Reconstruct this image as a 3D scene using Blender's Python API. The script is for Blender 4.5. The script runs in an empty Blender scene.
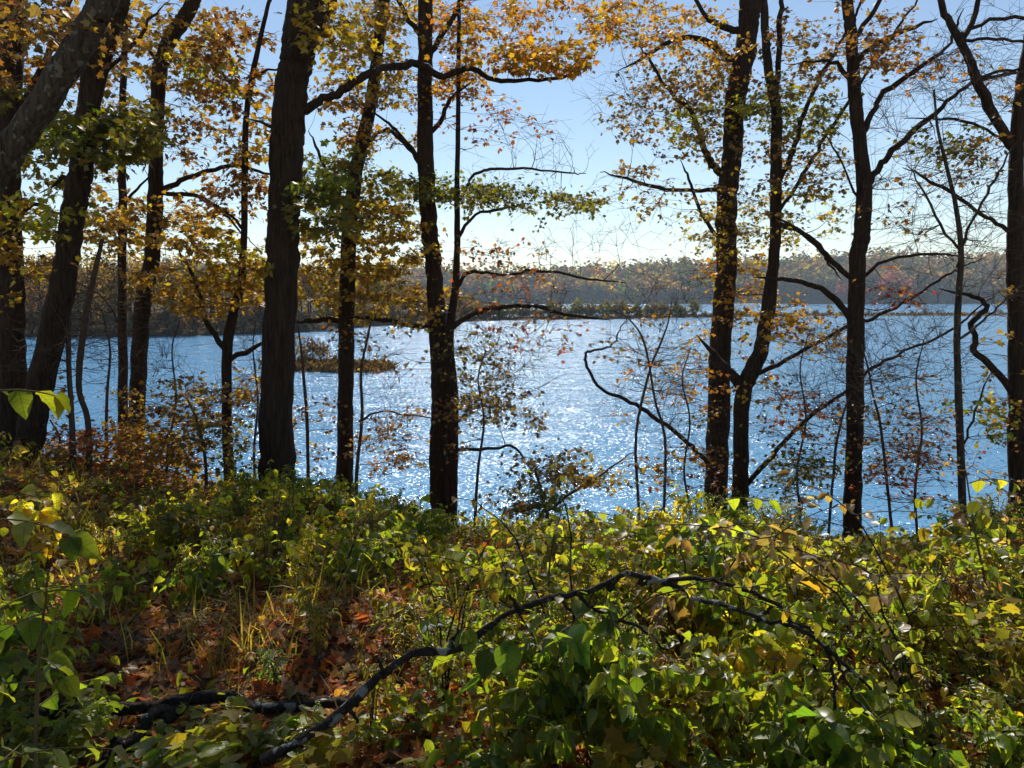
import bpy, math, random
import numpy as np
from mathutils import Vector

rng = np.random.default_rng(11)
random.seed(11)
SC = bpy.context.scene
COL = SC.collection
W, H = 1024, 768

# ------------------------------------------------------------------ camera
CAM_Z = 7.0
FPX = 773.6
HORIZON = 298.0
PITCH = math.atan((384 - HORIZON) / FPX)
cam = bpy.data.cameras.new("camera")
cam.sensor_width = 36.0
cam.lens = 36.0 * FPX / W
cam.clip_start = 0.05
cam.clip_end = 12000
camo = bpy.data.objects.new("camera", cam)
camo.location = (0, 0, CAM_Z)
camo.rotation_euler = (math.radians(90) - PITCH, 0, 0)
COL.objects.link(camo)
SC.camera = camo

# ------------------------------------------------------------------ light
SUN_EL, SUN_AZ = 42.0, -2.0           # azimuth measured from the view axis (+Y), positive to the right
world = bpy.data.worlds.new("World")
SC.world = world
world.use_nodes = True
wn = world.node_tree
for n in list(wn.nodes):
    wn.nodes.remove(n)
sky = wn.nodes.new("ShaderNodeTexSky")
sky.sky_type = 'NISHITA'
sky.sun_disc = False
sky.sun_elevation = math.radians(SUN_EL)
sky.sun_rotation = math.radians(SUN_AZ)
sky.altitude = 100
sky.air_density = 1.0
sky.dust_density = 0.0
sky.ozone_density = 0.0
bg = wn.nodes.new("ShaderNodeBackground")
bg.inputs[1].default_value = 0.092
wo = wn.nodes.new("ShaderNodeOutputWorld")
wn.links.new(sky.outputs[0], bg.inputs[0])
wn.links.new(bg.outputs[0], wo.inputs[0])

sun = bpy.data.lights.new("sun", 'SUN')
sun.energy = 5.0
sun.angle = math.radians(0.53)
sun.color = (1.0, 0.94, 0.84)
suno = bpy.data.objects.new("sun", sun)
az, el = math.radians(SUN_AZ), math.radians(SUN_EL)
to_sun = Vector((math.sin(az) * math.cos(el), math.cos(az) * math.cos(el), math.sin(el)))
suno.rotation_euler = to_sun.to_track_quat('Z', 'Y').to_euler()
COL.objects.link(suno)

vs = SC.view_settings
vs.view_transform = 'Standard'
vs.look = 'None'
vs.exposure = 0.36
vs.gamma = 1.0
SC.cycles.max_bounces = 7
SC.cycles.diffuse_bounces = 3
SC.cycles.glossy_bounces = 3
SC.cycles.transmission_bounces = 4
SC.cycles.volume_bounces = 0
SC.cycles.caustics_reflective = False
SC.cycles.caustics_refractive = False
SC.cycles.use_denoising = True
SC.cycles.sample_clamp_indirect = 4.0

# ------------------------------------------------------------------ helpers
F = np.array([0, math.cos(PITCH), -math.sin(PITCH)])
U = np.array([0, math.sin(PITCH), math.cos(PITCH)])
X = np.array([1.0, 0, 0])
C0 = np.array([0, 0, CAM_Z])


def P(px, py, d):
    """world point at distance d (along +Y) seen in the direction of a picture point"""
    v = F + X * (px - 512) / FPX + U * (384 - py) / FPX
    return C0 + v * (d / v[1])


def link(o, parent=None):
    COL.objects.link(o)
    if parent is not None:
        o.parent = parent
    return o


def tag(o, label=None, cat=None, group=None, kind=None):
    if label: o["label"] = label
    if cat: o["category"] = cat
    if group: o["group"] = group
    if kind: o["kind"] = kind
    return o


def thing(name, loc, label, cat, group=None):
    o = bpy.data.objects.new(name, None)
    o.empty_display_size = 0.2
    o.location = loc
    link(o)
    return tag(o, label, cat, group)


class MB:
    """collects vertices and faces (with a colour and a material slot per face) for ONE mesh"""
    def __init__(self):
        self.v = []; self.n = 0
        self.f = []           # (faces array MxK, slot, colours Mx3)
        self.uv = []

    def add(self, verts, faces, slot=0, col=None, uv=None):
        verts = np.asarray(verts, float); faces = np.asarray(faces, int)
        self.v.append(verts)
        self.uv.append(np.zeros((len(verts), 3)) if uv is None else uv)
        if col is None: col = np.ones((len(faces), 3)) * 0.5
        col = np.asarray(col, float)
        if col.ndim == 1: col = np.tile(col, (len(faces), 1))
        self.f.append((faces + self.n, slot, col))
        self.n += len(verts)

    def build(self, name, mats, parent=None, origin=None, smooth=False):
        me = bpy.data.meshes.new(name)
        if not self.v:
            self.add(np.zeros((3, 3)), [[0, 1, 2]])
        v = np.concatenate(self.v)
        if origin is not None: v = v - np.asarray(origin)
        tot = [np.full(len(f), f.shape[1]) for f, s, c in self.f]
        tot = np.concatenate(tot)
        loops = np.concatenate([f.ravel() for f, s, c in self.f])
        slots = np.concatenate([np.full(len(f), s) for f, s, c in self.f])
        cols = np.concatenate([c for f, s, c in self.f])
        me.vertices.add(len(v)); me.vertices.foreach_set("co", v.ravel())
        me.loops.add(len(loops)); me.loops.foreach_set("vertex_index", loops.astype(np.int32))
        me.polygons.add(len(tot))
        st = np.concatenate([[0], np.cumsum(tot)[:-1]]).astype(np.int32)
        me.polygons.foreach_set("loop_start", st)
        me.polygons.foreach_set("material_index", slots.astype(np.int32))
        if smooth: me.polygons.foreach_set("use_smooth", np.ones(len(tot), bool))
        a = me.attributes.new("tint", 'FLOAT_COLOR', 'FACE')
        a.data.foreach_set("color", np.concatenate([cols, np.ones((len(cols), 1))], 1).ravel())
        b = me.attributes.new("leafpos", 'FLOAT_VECTOR', 'POINT')
        b.data.foreach_set("vector", np.concatenate(self.uv).ravel())
        for m in (mats if isinstance(mats, (list, tuple)) else [mats]): me.materials.append(m)
        me.update(calc_edges=True)
        o = bpy.data.objects.new(name, me)
        return link(o, parent)


def spline(pts, n):
    """Catmull-Rom through rows of any width"""
    p = np.asarray(pts, float)
    if len(p) < 3:
        t = np.linspace(0, 1, n)[:, None]
        return p[0] * (1 - t) + p[-1] * t
    q = np.concatenate([[2 * p[0] - p[1]], p, [2 * p[-1] - p[-2]]])
    out = []
    for u in np.linspace(0, len(p) - 1 - 1e-6, n):
        i = int(u); t = u - i
        a, b, c, d = q[i:i + 4]
        out.append(0.5 * (2 * b + (c - a) * t + (2 * a - 5 * b + 4 * c - d) * t * t + (3 * b - a - 3 * c + d) * t ** 3))
    return np.array(out)


def tube(mb, pts, rad, sides=5, slot=0, lump=0.0, col=None, cap=True):
    pts = np.asarray(pts, float); rad = np.asarray(rad, float)
    n = len(pts)
    t = np.gradient(pts, axis=0)
    t /= np.linalg.norm(t, axis=1)[:, None] + 1e-9
    ref = np.array([0, 1.0, 0]) if abs(t[0][1]) < 0.9 else np.array([1.0, 0, 0])
    a = ref - t * (t @ ref)[:, None]
    a /= np.linalg.norm(a, axis=1)[:, None] + 1e-9
    b = np.cross(t, a)
    th = np.linspace(0, 2 * np.pi, sides, endpoint=False)
    r = np.repeat(rad[:, None], sides, 1)
    if lump:
        k = rng.normal(0, 1, (n, sides))
        k = (k + np.roll(k, 1, 0) + np.roll(k, -1, 0)) / 1.7
        r = r * (1 + lump * k)
    v = pts[:, None, :] + r[..., None] * (np.cos(th)[None, :, None] * a[:, None, :] + np.sin(th)[None, :, None] * b[:, None, :])
    v = v.reshape(-1, 3)
    i = np.arange(n - 1)[:, None] * sides; j = np.arange(sides)[None, :]
    j2 = (j + 1) % sides
    f = np.stack([i + j, i + j2, i + sides + j2, i + sides + j], -1).reshape(-1, 4)
    mb.add(v, f, slot, col)
    if cap:
        mb.add(np.concatenate([v[-sides:], pts[-1:] + t[-1:] * rad[-1]]), [[k, (k + 1) % sides, sides] for k in range(sides)], slot, col)


# leaf templates: rows of vertices (length along +Y, unit size), list of faces of equal size
def ovate(fold=0.10, droop=0.12, wid=0.33):
    v = [(0, 0, 0), (0, .33, .0), (0, .68, -droop * .4), (0, 1.0, -droop * 1.3),
         (-wid * .85, .22, fold), (-wid, .48, fold), (-wid * .62, .78, fold * .4 - droop * .5),
         (wid * .85, .22, fold), (wid, .48, fold), (wid * .62, .78, fold * .4 - droop * .5)]
    f = [(0, 1, 4), (4, 1, 5), (1, 2, 5), (5, 2, 6), (6, 2, 3), (0, 7, 1), (7, 8, 1), (1, 8, 2), (8, 9, 2), (9, 3, 2)]
    return np.array(v), np.array(f)


def blade(wid=.33, n=5, fold=.10, droop=.15, wave=.03, blunt=.75):
    """smooth pointed leaf with a midrib fold and a slightly wavy edge"""
    t = np.linspace(0, 1, n + 2)
    z = -droop * t ** 2
    v = [(0, a, b) for a, b in zip(t, z)]
    w = wid * np.sin(np.pi * t[1:-1] ** blunt) ** .8
    for sg in (-1, 1):
        for k in range(n):
            v.append((sg * w[k], t[k + 1] + .02, z[k + 1] + fold * w[k] / wid + wave * math.sin(2.6 * k + sg)))
    f = []
    for sg, o in ((0, n + 2), (1, n + 2 + n)):
        q = [(0, 1, o)] + [x for k in range(n - 1) for x in ((k + 1, k + 2, o + k + 1), (k + 1, o + k + 1, o + k))] + [(n, n + 1, o + n - 1)]
        f += [x if sg else x[::-1] for x in q]
    return np.array(v), np.array(f)


def lobed(fold=0.07):
    ang = np.radians([-90, -50, -28, -5, 22, 48, 72, 90, 108, 132, 158, 185, 208, 230])
    rr = np.array([.42, .34, .50, .34, .56, .32, .46, .66, .46, .32, .56, .34, .50, .34])
    o = np.stack([np.cos(ang) * rr, .42 + np.sin(ang) * rr, fold * np.abs(np.cos(ang)) * rr * 2 - .05 * rr], 1)
    v = np.concatenate([[(0, .42, 0)], o])
    n = len(ang)
    return v, np.array([(0, 1 + i, 1 + (i + 1) % n) for i in range(n)])


def simple(wid=0.36, fold=.1):
    v = [(0, 0, 0), (-wid, .4, fold), (-wid * .7, .75, fold * .5), (0, 1, -.12), (wid * .7, .75, fold * .5), (wid, .4, fold), (0, .45, 0)]
    f = [(0, 6, 1), (1, 6, 2), (2, 6, 3), (3, 6, 4), (4, 6, 5), (5, 6, 0)]
    return np.array(v), np.array(f)


OVATE, BROAD, NARROW = blade(.31, 4, .10, .16), blade(.34, 6, .09, .22, .025, .62), blade(.13, 4, .05, .3)
LOBED, SIMPLE = lobed(), simple()


def leaves(mb, tmpl, pos, yaw, pitch, roll, size, col, slot=1):
    """scatter one leaf template: yaw about Z, pitch up/down of the blade axis, roll about the blade"""
    tv, tf = tmpl
    pos = np.asarray(pos, float)
    n = len(pos)
    if n == 0: return
    cy, sy = np.cos(yaw), np.sin(yaw); cp, sp = np.cos(pitch), np.sin(pitch); cr, sr = np.cos(roll), np.sin(roll)
    yv = np.stack([-sy * cp, cy * cp, sp], 1)
    x0 = np.stack([cy, sy, np.zeros(n)], 1)
    z0 = np.cross(x0, yv)
    xv = x0 * cr[:, None] + z0 * sr[:, None]
    zv = np.cross(xv, yv)
    s = np.asarray(size)[:, None, None]
    asp = (1 + rng.normal(0, .12, n))[:, None, None]
    v = pos[:, None, :] + s * (tv[None, :, 0:1] * xv[:, None, :] * asp + tv[None, :, 1:2] * yv[:, None, :] + tv[None, :, 2:3] * zv[:, None, :] * rng.uniform(.3, 2.2, n)[:, None, None])
    f = (np.arange(n) * len(tv))[:, None, None] + tf[None]
    c = np.repeat(np.asarray(col), len(tf), 0)
    mb.add(v.reshape(-1, 3), f.reshape(-1, 3), slot, c, np.tile(np.stack([np.abs(tv[:, 0]), tv[:, 1], tv[:, 0] * 0], 1), (n, 1)))


PAL = {   # real leaf colours (reflectance)
    'green':  [(.075, .115, .014), (.12, .15, .018), (.17, .18, .02)],
    'lime':   [(.16, .19, .02), (.22, .235, .025), (.11, .14, .018), (.28, .26, .03), (.13, .15, .03)],
    'olive':  [(.16, .14, .022), (.21, .17, .025), (.27, .19, .028), (.12, .115, .02)],
    'gold':   [(.46, .27, .025), (.38, .20, .02), (.30, .17, .03), (.50, .34, .04), (.22, .12, .03)],
    'yellow': [(.48, .38, .04), (.40, .35, .035), (.34, .27, .03), (.28, .27, .03)],
    'orange': [(.50, .19, .02), (.55, .25, .025), (.42, .14, .02), (.50, .30, .03)],
    'rust':   [(.32, .13, .035), (.24, .10, .035), (.38, .20, .04), (.18, .09, .04), (.26, .15, .05)],
    'red':    [(.40, .06, .03), (.34, .09, .04), (.28, .05, .035), (.34, .15, .05)],
    'brown':  [(.16, .09, .045), (.22, .13, .06), (.11, .065, .035), (.28, .18, .08)],
    'litter': [(.48, .17, .05), (.52, .15, .035), (.40, .15, .05), (.56, .26, .07), (.44, .12, .03), (.20, .11, .06), (.40, .22, .10), (.16, .09, .05), (.30, .20, .11), (.36, .09, .03)],
    'weed':   [(.17, .17, .025), (.22, .19, .035), (.28, .21, .05), (.13, .14, .022), (.34, .24, .08), (.26, .17, .05)],
    'pale':   [(.17, .22, .10), (.12, .17, .07), (.22, .25, .12)],
}


def pal(name, n):
    a = np.array(PAL[name])
    c = a[rng.integers(0, len(a), n)]
    k = rng.uniform(.72, 1.3, (n, 1))
    return np.clip(c * k * (1 + rng.normal(0, .06, (n, 3))), .005, .8)


# ------------------------------------------------------------------ materials
def new_mat(name):
    m = bpy.data.materials.new(name); m.use_nodes = True
    nt = m.node_tree
    for n in list(nt.nodes): nt.nodes.remove(n)
    return m, nt, nt.nodes.new("ShaderNodeOutputMaterial")


def ramp(nt, stops):
    r = nt.nodes.new("ShaderNodeValToRGB")
    cr = r.color_ramp
    while len(cr.elements) < len(stops): cr.elements.new(.5)
    for e, (p, c) in zip(cr.elements, stops):
        e.position = p; e.color = (*c, 1)
    return r


def leaf_mat(name, trans=0.5, gloss=0.05, rough=.4, boost=1.5, spot=(.10, .06, .03), spots=.55, veins=False):
    m, nt, out = new_mat(name)
    N, L = nt.nodes.new, nt.links.new
    at = N("ShaderNodeAttribute"); at.attribute_name = "tint"
    oi = N("ShaderNodeObjectInfo")
    hs = N("ShaderNodeHueSaturation")
    mr = N("ShaderNodeMapRange"); mr.inputs[3].default_value = .487; mr.inputs[4].default_value = .513
    L(oi.outputs["Random"], mr.inputs[0]); L(mr.outputs[0], hs.inputs["Hue"])
    L(at.outputs["Color"], hs.inputs["Color"])
    tc = N("ShaderNodeTexCoord")
    no = N("ShaderNodeTexNoise"); no.inputs["Scale"].default_value = 55; no.inputs["Detail"].default_value = 3
    L(tc.outputs["Object"], no.inputs["Vector"])
    rp = ramp(nt, [(spots, (0, 0, 0)), (spots + .13, (1, 1, 1))])
    L(no.outputs[0], rp.inputs[0])
    mx = N("ShaderNodeMix"); mx.data_type = 'RGBA'
    L(rp.outputs[0], mx.inputs[0]); L(hs.outputs[0], mx.inputs[6]); mx.inputs[7].default_value = (*spot, 1)
    mf = N("ShaderNodeMix"); mf.data_type = 'RGBA'; mf.inputs[0].default_value = .6
    L(hs.outputs[0], mf.inputs[6]); L(mx.outputs[2], mf.inputs[7])
    df = N("ShaderNodeBsdfDiffuse"); tr = N("ShaderNodeBsdfTranslucent")
    gm = N("ShaderNodeMix"); gm.data_type = 'RGBA'; gm.blend_type = 'MULTIPLY'; gm.inputs[0].default_value = 1
    gm.inputs[7].default_value = (boost * .98, boost * 1.0, boost * .35, 1)
    L(mf.outputs[2], df.inputs[0]); L(mf.outputs[2], gm.inputs[6]); L(gm.outputs[2], tr.inputs[0])
    m1 = N("ShaderNodeMixShader"); m1.inputs[0].default_value = trans
    L(df.outputs[0], m1.inputs[1]); L(tr.outputs[0], m1.inputs[2])
    if veins:
        lp = N("ShaderNodeAttribute"); lp.attribute_name = "leafpos"
        sx = N("ShaderNodeSeparateXYZ"); L(lp.outputs["Vector"], sx.inputs[0])
        mid = N("ShaderNodeMapRange"); mid.inputs[1].default_value = .006; mid.inputs[2].default_value = .022; mid.inputs[3].default_value = .55; mid.inputs[4].default_value = 1
        L(sx.outputs[0], mid.inputs[0])
        q = N("ShaderNodeMath"); q.operation = 'MULTIPLY_ADD'; q.inputs[1].default_value = -.75; L(sx.outputs[0], q.inputs[0]); L(sx.outputs[1], q.inputs[2])
        w = N("ShaderNodeMath"); w.operation = 'MULTIPLY'; w.inputs[1].default_value = 44; L(q.outputs[0], w.inputs[0])
        sn = N("ShaderNodeMath"); sn.operation = 'SINE'; L(w.outputs[0], sn.inputs[0])
        sv = N("ShaderNodeMapRange"); sv.inputs[1].default_value = .72; sv.inputs[2].default_value = 1; sv.inputs[3].default_value = 1; sv.inputs[4].default_value = .68
        L(sn.outputs[0], sv.inputs[0])
        mu = N("ShaderNodeMath"); mu.operation = 'MULTIPLY'; L(mid.outputs[0], mu.inputs[0]); L(sv.outputs[0], mu.inputs[1])
        vm = N("ShaderNodeVectorMath"); vm.operation = 'SCALE'; L(gm.outputs[2], vm.inputs[0]); L(mu.outputs[0], vm.inputs["Scale"])
        L(vm.outputs[0], tr.inputs[0])
    gl = N("ShaderNodeBsdfGlossy"); gl.inputs["Roughness"].default_value = rough
    lw = N("ShaderNodeLayerWeight"); lw.inputs[0].default_value = .35
    mm = N("ShaderNodeMath"); mm.operation = 'MULTIPLY_ADD'; mm.inputs[1].default_value = gloss * 3; mm.inputs[2].default_value = gloss * .6
    L(lw.outputs["Fresnel"], mm.inputs[0])
    m2 = N("ShaderNodeMixShader")
    L(mm.outputs[0], m2.inputs[0]); L(m1.outputs[0], m2.inputs[1]); L(gl.outputs[0], m2.inputs[2])
    L(m2.outputs[0], out.inputs[0])
    return m


def bark_mat(name, dark, light, lichen=None, sc=(14, 14, 1.6), bump=.9):
    m, nt, out = new_mat(name)
    N, L = nt.nodes.new, nt.links.new
    tc = N("ShaderNodeTexCoord")
    mp = N("ShaderNodeMapping"); mp.inputs["Scale"].default_value = sc
    L(tc.outputs["Object"], mp.inputs["Vector"])
    n1 = N("ShaderNodeTexNoise"); n1.inputs["Scale"].default_value = 2.2; n1.inputs["Detail"].default_value = 6; n1.inputs["Roughness"].default_value = .65
    L(mp.outputs[0], n1.inputs["Vector"])
    vo = N("ShaderNodeTexVoronoi"); vo.feature = 'DISTANCE_TO_EDGE'; vo.inputs["Scale"].default_value = 1.5
    L(mp.outputs[0], vo.inputs["Vector"])
    rp = ramp(nt, [(.30, dark), (.62, light)])
    L(n1.outputs[0], rp.inputs[0])
    colr = rp.outputs[0]
    if lichen:
        n2 = N("ShaderNodeTexNoise"); n2.inputs["Scale"].default_value = 14; n2.inputs["Detail"].default_value = 4
        L(tc.outputs["Object"], n2.inputs["Vector"])
        r2 = ramp(nt, [(.595, (0, 0, 0)), (.63, (1, 1, 1))]); L(n2.outputs[0], r2.inputs[0])
        mx = N("ShaderNodeMix"); mx.data_type = 'RGBA'
        L(r2.outputs[0], mx.inputs[0]); L(colr, mx.inputs[6]); mx.inputs[7].default_value = (*lichen, 1)
        colr = mx.outputs[2]
    ad = N("ShaderNodeMath"); ad.operation = 'MULTIPLY_ADD'; ad.inputs[1].default_value = .8
    L(vo.outputs["Distance"], ad.inputs[0]); L(n1.outputs[0], ad.inputs[2])
    bu = N("ShaderNodeBump"); bu.inputs["Strength"].default_value = bump; bu.inputs["Distance"].default_value = .035
    L(ad.outputs[0], bu.inputs["Height"])
    pb = N("ShaderNodeBsdfPrincipled"); pb.inputs["Roughness"].default_value = .9
    pb.inputs["Specular IOR Level"].default_value = .2
    L(colr, pb.inputs["Base Color"]); L(bu.outputs[0], pb.inputs["Normal"])
    L(pb.outputs[0], out.inputs[0])
    return m


def soil_mat(name, stops, scale=3.0, bump=.6):
    m, nt, out = new_mat(name)
    N, L = nt.nodes.new, nt.links.new
    tc = N("ShaderNodeTexCoord")
    n1 = N("ShaderNodeTexNoise"); n1.inputs["Scale"].default_value = scale; n1.inputs["Detail"].default_value = 8; n1.inputs["Roughness"].default_value = .7
    L(tc.outputs["Object"], n1.inputs["Vector"])
    rp = ramp(nt, stops); L(n1.outputs[0], rp.inputs[0])
    bu = N("ShaderNodeBump"); bu.inputs["Strength"].default_value = bump; bu.inputs["Distance"].default_value = .05
    L(n1.outputs[0], bu.inputs["Height"])
    pb = N("ShaderNodeBsdfPrincipled"); pb.inputs["Roughness"].default_value = .95
    pb.inputs["Specular IOR Level"].default_value = .1
    L(rp.outputs[0], pb.inputs["Base Color"]); L(bu.outputs[0], pb.inputs["Normal"]); L(pb.outputs[0], out.inputs[0])
    return m


def water_mat():
    m, nt, out = new_mat("lake_water")
    N, L = nt.nodes.new, nt.links.new
    geo = N("ShaderNodeNewGeometry")

    def waves(scale, amp, seed):
        mp = N("ShaderNodeMapping"); mp.inputs["Scale"].default_value = scale
        mp.inputs["Location"].default_value = (seed, seed * .7, 0); mp.inputs["Rotation"].default_value = (0, 0, math.radians(8))
        L(geo.outputs["Position"], mp.inputs["Vector"])
        n = N("ShaderNodeTexNoise"); n.inputs["Scale"].default_value = 1; n.inputs["Detail"].default_value = 2; n.inputs["Roughness"].default_value = .6
        n.noise_dimensions = '2D'
        L(mp.outputs[0], n.inputs["Vector"])
        s = N("ShaderNodeVectorMath"); s.operation = 'SUBTRACT'; s.inputs[1].default_value = (.5, .5, .5)
        L(n.outputs["Color"], s.inputs[0])
        k = N("ShaderNodeVectorMath"); k.operation = 'MULTIPLY'; k.inputs[1].default_value = (amp * .7, amp, 0)
        L(s.outputs[0], k.inputs[0])
        return k.outputs[0]
    a = waves((4.2, 9.5, 1), WAVE_A, 3.1); b = waves((.35, .8, 1), WAVE_B, 17.7)
    ad = N("ShaderNodeVectorMath"); ad.operation = 'ADD'; L(a, ad.inputs[0]); L(b, ad.inputs[1])
    up = N("ShaderNodeVectorMath"); up.operation = 'ADD'; up.inputs[1].default_value = (0, 0, 1); L(ad.outputs[0], up.inputs[0])
    no = N("ShaderNodeVectorMath"); no.operation = 'NORMALIZE'; L(up.outputs[0], no.inputs[0])
    pb = N("ShaderNodeBsdfPrincipled")
    pb.inputs["Base Color"].default_value = (.105, .275, .47, 1)
    pb.inputs["Roughness"].default_value = WATER_ROUGH
    pb.inputs["IOR"].default_value = 1.33
    pb.inputs["Specular IOR Level"].default_value = .2
    L(no.outputs[0], pb.inputs["Normal"])
    L(pb.outputs[0], out.inputs[0])
    return m


WAVE_A, WAVE_B, WATER_ROUGH = 2.7, .9, .15
M_WATER = water_mat()
M_SOIL = soil_mat("forest_soil", [(.3, (.045, .028, .016)), (.55, (.11, .065, .035)), (.75, (.18, .10, .05))], 2.5)
M_SHORE = soil_mat("shore_ground", [(.3, (.03, .025, .012)), (.55, (.06, .045, .02)), (.75, (.10, .07, .03))], .4)
M_MARSH = soil_mat("marsh_grass", [(.3, (.05, .045, .02)), (.55, (.11, .09, .035)), (.75, (.18, .14, .055))], 1.2)
M_BARK = bark_mat("dark_bark", (.014, .009, .006), (.062, .040, .025))
M_BARKG = bark_mat("grey_bark", (.018, .013, .009), (.105, .080, .055), (.16, .15, .11))
M_TWIG = bark_mat("twig_bark", (.05, .033, .024), (.13, .09, .065), None, (20, 20, 8), .2)
M_DEAD = bark_mat("dead_wood", (.014, .011, .008), (.055, .042, .03), (.28, .29, .25), (18, 18, 18), 1.0)
M_LEAF = leaf_mat("tree_leaf", .52, .035, .45, 1.5)
M_HERB = leaf_mat("herb_leaf", .63, .013, .42, 3.0, (.15, .09, .03), .575, True)
M_LITTER = leaf_mat("dry_leaf", .40, .008, .5, 1.6, (.08, .04, .02), .5)
M_FAR = leaf_mat("far_leaf", .45, .0, .6, 1.25, (.1, .07, .04), .9)
M_STEM = bark_mat("plant_stem", (.06, .045, .02), (.16, .12, .05), None, (40, 40, 10), .1)

# ------------------------------------------------------------------ the setting
GY = np.array([-14, 0, 4, 8, 12, 15, 18, 21, 26, 40.])
GZ = np.array([5.9, 5.4, 5.15, 4.5, 3.45, 2.3, .8, -.5, -1.8, -2.5])


def ground(x, y):
    x = np.asarray(x, float); y = np.asarray(y, float)
    z = np.interp(y, GY, GZ)
    s = np.clip((-x - 1.5) / 5.0, 0, 1); s = s * s * (3 - 2 * s)
    z = z + s * .85 * np.clip(1.4 - np.abs(y - 9) / 14, 0, 1) - .25 * np.exp(-((x - 1.2) / 2.0) ** 2) * np.clip((y - 7) / 4, 0, 1)
    z = z - .5 * np.exp(-((x - .48 * y) / 1.3) ** 2) * np.clip((y - 6) / 4, 0, 1)
    return z + .05 * np.sin(1.7 * x + .6 * y) + .04 * np.sin(2.9 * y - 1.3 * x) + .02 * np.sin(7 * x + 3 * y)


def sheet(name, xs, ys, zf, mat, kind="structure", smooth=True):
    gx, gy = np.meshgrid(xs, ys)
    v = np.stack([gx, gy, zf(gx, gy)], -1).reshape(-1, 3)
    nx, ny = len(xs), len(ys)
    i = np.arange(ny - 1)[:, None] * nx; j = np.arange(nx - 1)[None, :]
    f = np.stack([i + j, i + j + 1, i + nx + j + 1, i + nx + j], -1).reshape(-1, 4)
    mb = MB(); mb.add(v, f)
    return tag(mb.build(name, mat, smooth=smooth), kind=kind)


sheet("forest_floor", np.linspace(-45, 45, 241), np.concatenate([np.linspace(-14, 22, 121), np.linspace(23, 40, 12)]), ground, M_SOIL)
sheet("lake_water", np.linspace(-1500, 1500, 3), np.linspace(17, 1500, 3), lambda x, y: x * 0, M_WATER)


def px_of(x, y): return 512 + FPX * x / y


# far hills across the lake, 900 m away and more
def hill_z(x, y):
    px = px_of(x, y)
    h = np.interp(px, [-400, 0, 330, 450, 560, 640, 760, 880, 1000, 1200, 1700], [36, 36, 24, 20, 23, 29, 37, 42, 44, 45, 46])
    edge = 905 + 14 * np.sin(x * .013) + 9 * np.sin(x * .031 + 2)
    t = np.clip((y - edge) / 170, -.2, 1)
    return np.where(t < 0, t * 10, h * np.sin(np.clip(t, 0, 1) * np.pi / 2) + 1.0) + 1.8 * np.sin(x * .021 + y * .01)


sheet("far_hills", np.linspace(-1450, 1450, 146), np.linspace(880, 1300, 36), hill_z, M_SHORE)


def left_edge(x):    # distance of the water's edge on the left-hand shore
    return np.interp(x, [-400, -120, -62, -44, -36, -22, 0, 30], [128, 140, 142, 158, 190, 225, 250, 262])


def left_z(x, y):
    t = y - left_edge(x)
    return np.where(t < 0, t * .12, 4.5 * (1 - np.exp(-np.clip(t, 0, 200) / 25)) + .3) - np.clip((x + 20) / 22, 0, 1) * np.clip(t, 0, 40) * .22


sheet("near_shore", np.linspace(-330, 10, 86), np.linspace(120, 420, 76), left_z, M_SHORE)


def spit_mesh(name, line, mat, width, hgt):
    L_ = spline(line, 60)
    mb = MB(); rows = []
    cs = np.linspace(-1, 1, 9)
    for k, (x, y) in enumerate(L_):
        taper = min(1, k / 4 + .15, (len(L_) - 1 - k) / 4 + .15)
        wv = width * taper * (1 + .25 * math.sin(k * 1.3))
        rows.append([(x, y + c * wv, (1 - c * c) * hgt * taper - .12) for c in cs])
    v = np.array(rows).reshape(-1, 3); n = len(cs)
    i = np.arange(len(L_) - 1)[:, None] * n; j = np.arange(n - 1)[None]
    mb.add(v, np.stack([i + j, i + n + j, i + n + j + 1, i + j + 1], -1).reshape(-1, 4))
    return tag(mb.build(name, mat, smooth=True), kind="structure")


SPIT = [(-40, 238), (0, 250), (40, 268), (75, 290), (120, 305), (170, 312), (235, 318)]
spit_mesh("sand_spit", SPIT, M_MARSH, 5.5, .75)
POINT = [(-25, 80), (-21, 77), (-18, 76), (-15, 75.5), (-12, 76)]
spit_mesh("grassy_point", POINT, M_MARSH, 3.2, .8)

# ------------------------------------------------------------------ far trees
def puff_crown(mb, c, rx, rz, n, size, palname, slot=1, tiers=6, pale=None):
    """leafy crown: clumps of leaf faces spread through an uneven volume"""
    cl = rng.normal(0, 1, (tiers, 3)); cl /= np.linalg.norm(cl, axis=1)[:, None]
    cl *= rng.uniform(.25, .8, (tiers, 1))
    k = rng.integers(0, tiers, n)
    p = cl[k] + rng.normal(0, .24, (n, 3))
    p = p * np.array([rx, rx, rz]) + np.asarray(c)
    cp = pal(palname, tiers)[k] * rng.uniform(.8, 1.2, (n, 1))
    leaves(mb, SIMPLE, p, rng.uniform(0, 6.28, n), rng.uniform(-.9, .9, n), rng.uniform(-1, 1, n), size * rng.uniform(.6, 1.4, n), cp, slot)


def far_tree(name, palname, h, label, cat, group, trunk_only=.25, n=700, leaf=.55):
    t = thing(name, (0, 0, 0), label, cat, group)
    tb = MB()
    tube(tb, spline([(0, 0, -.6), (.1, 0, h * .3), (.0, .1, h * .65), (.1, 0, h * .93)], 8), np.linspace(.022 * h, .004 * h, 8), 6)
    for k in range(7):
        z = h * rng.uniform(.3, .75); a = rng.uniform(0, 6.28); r = h * rng.uniform(.12, .25)
        tube(tb, spline([(0, 0, z), (math.cos(a) * r * .5, math.sin(a) * r * .5, z + h * .1), (math.cos(a) * r, math.sin(a) * r, z + h * .22)], 5), np.linspace(.008 * h, .002 * h, 5), 4)
    tb.build("trunk", M_BARK, t)
    cb = MB()
    puff_crown(cb, (0, 0, h * .56), h * .27, h * .42, n, leaf, palname, 0, 16)
    cb.build("crown", M_FAR, t)
    return t


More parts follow.
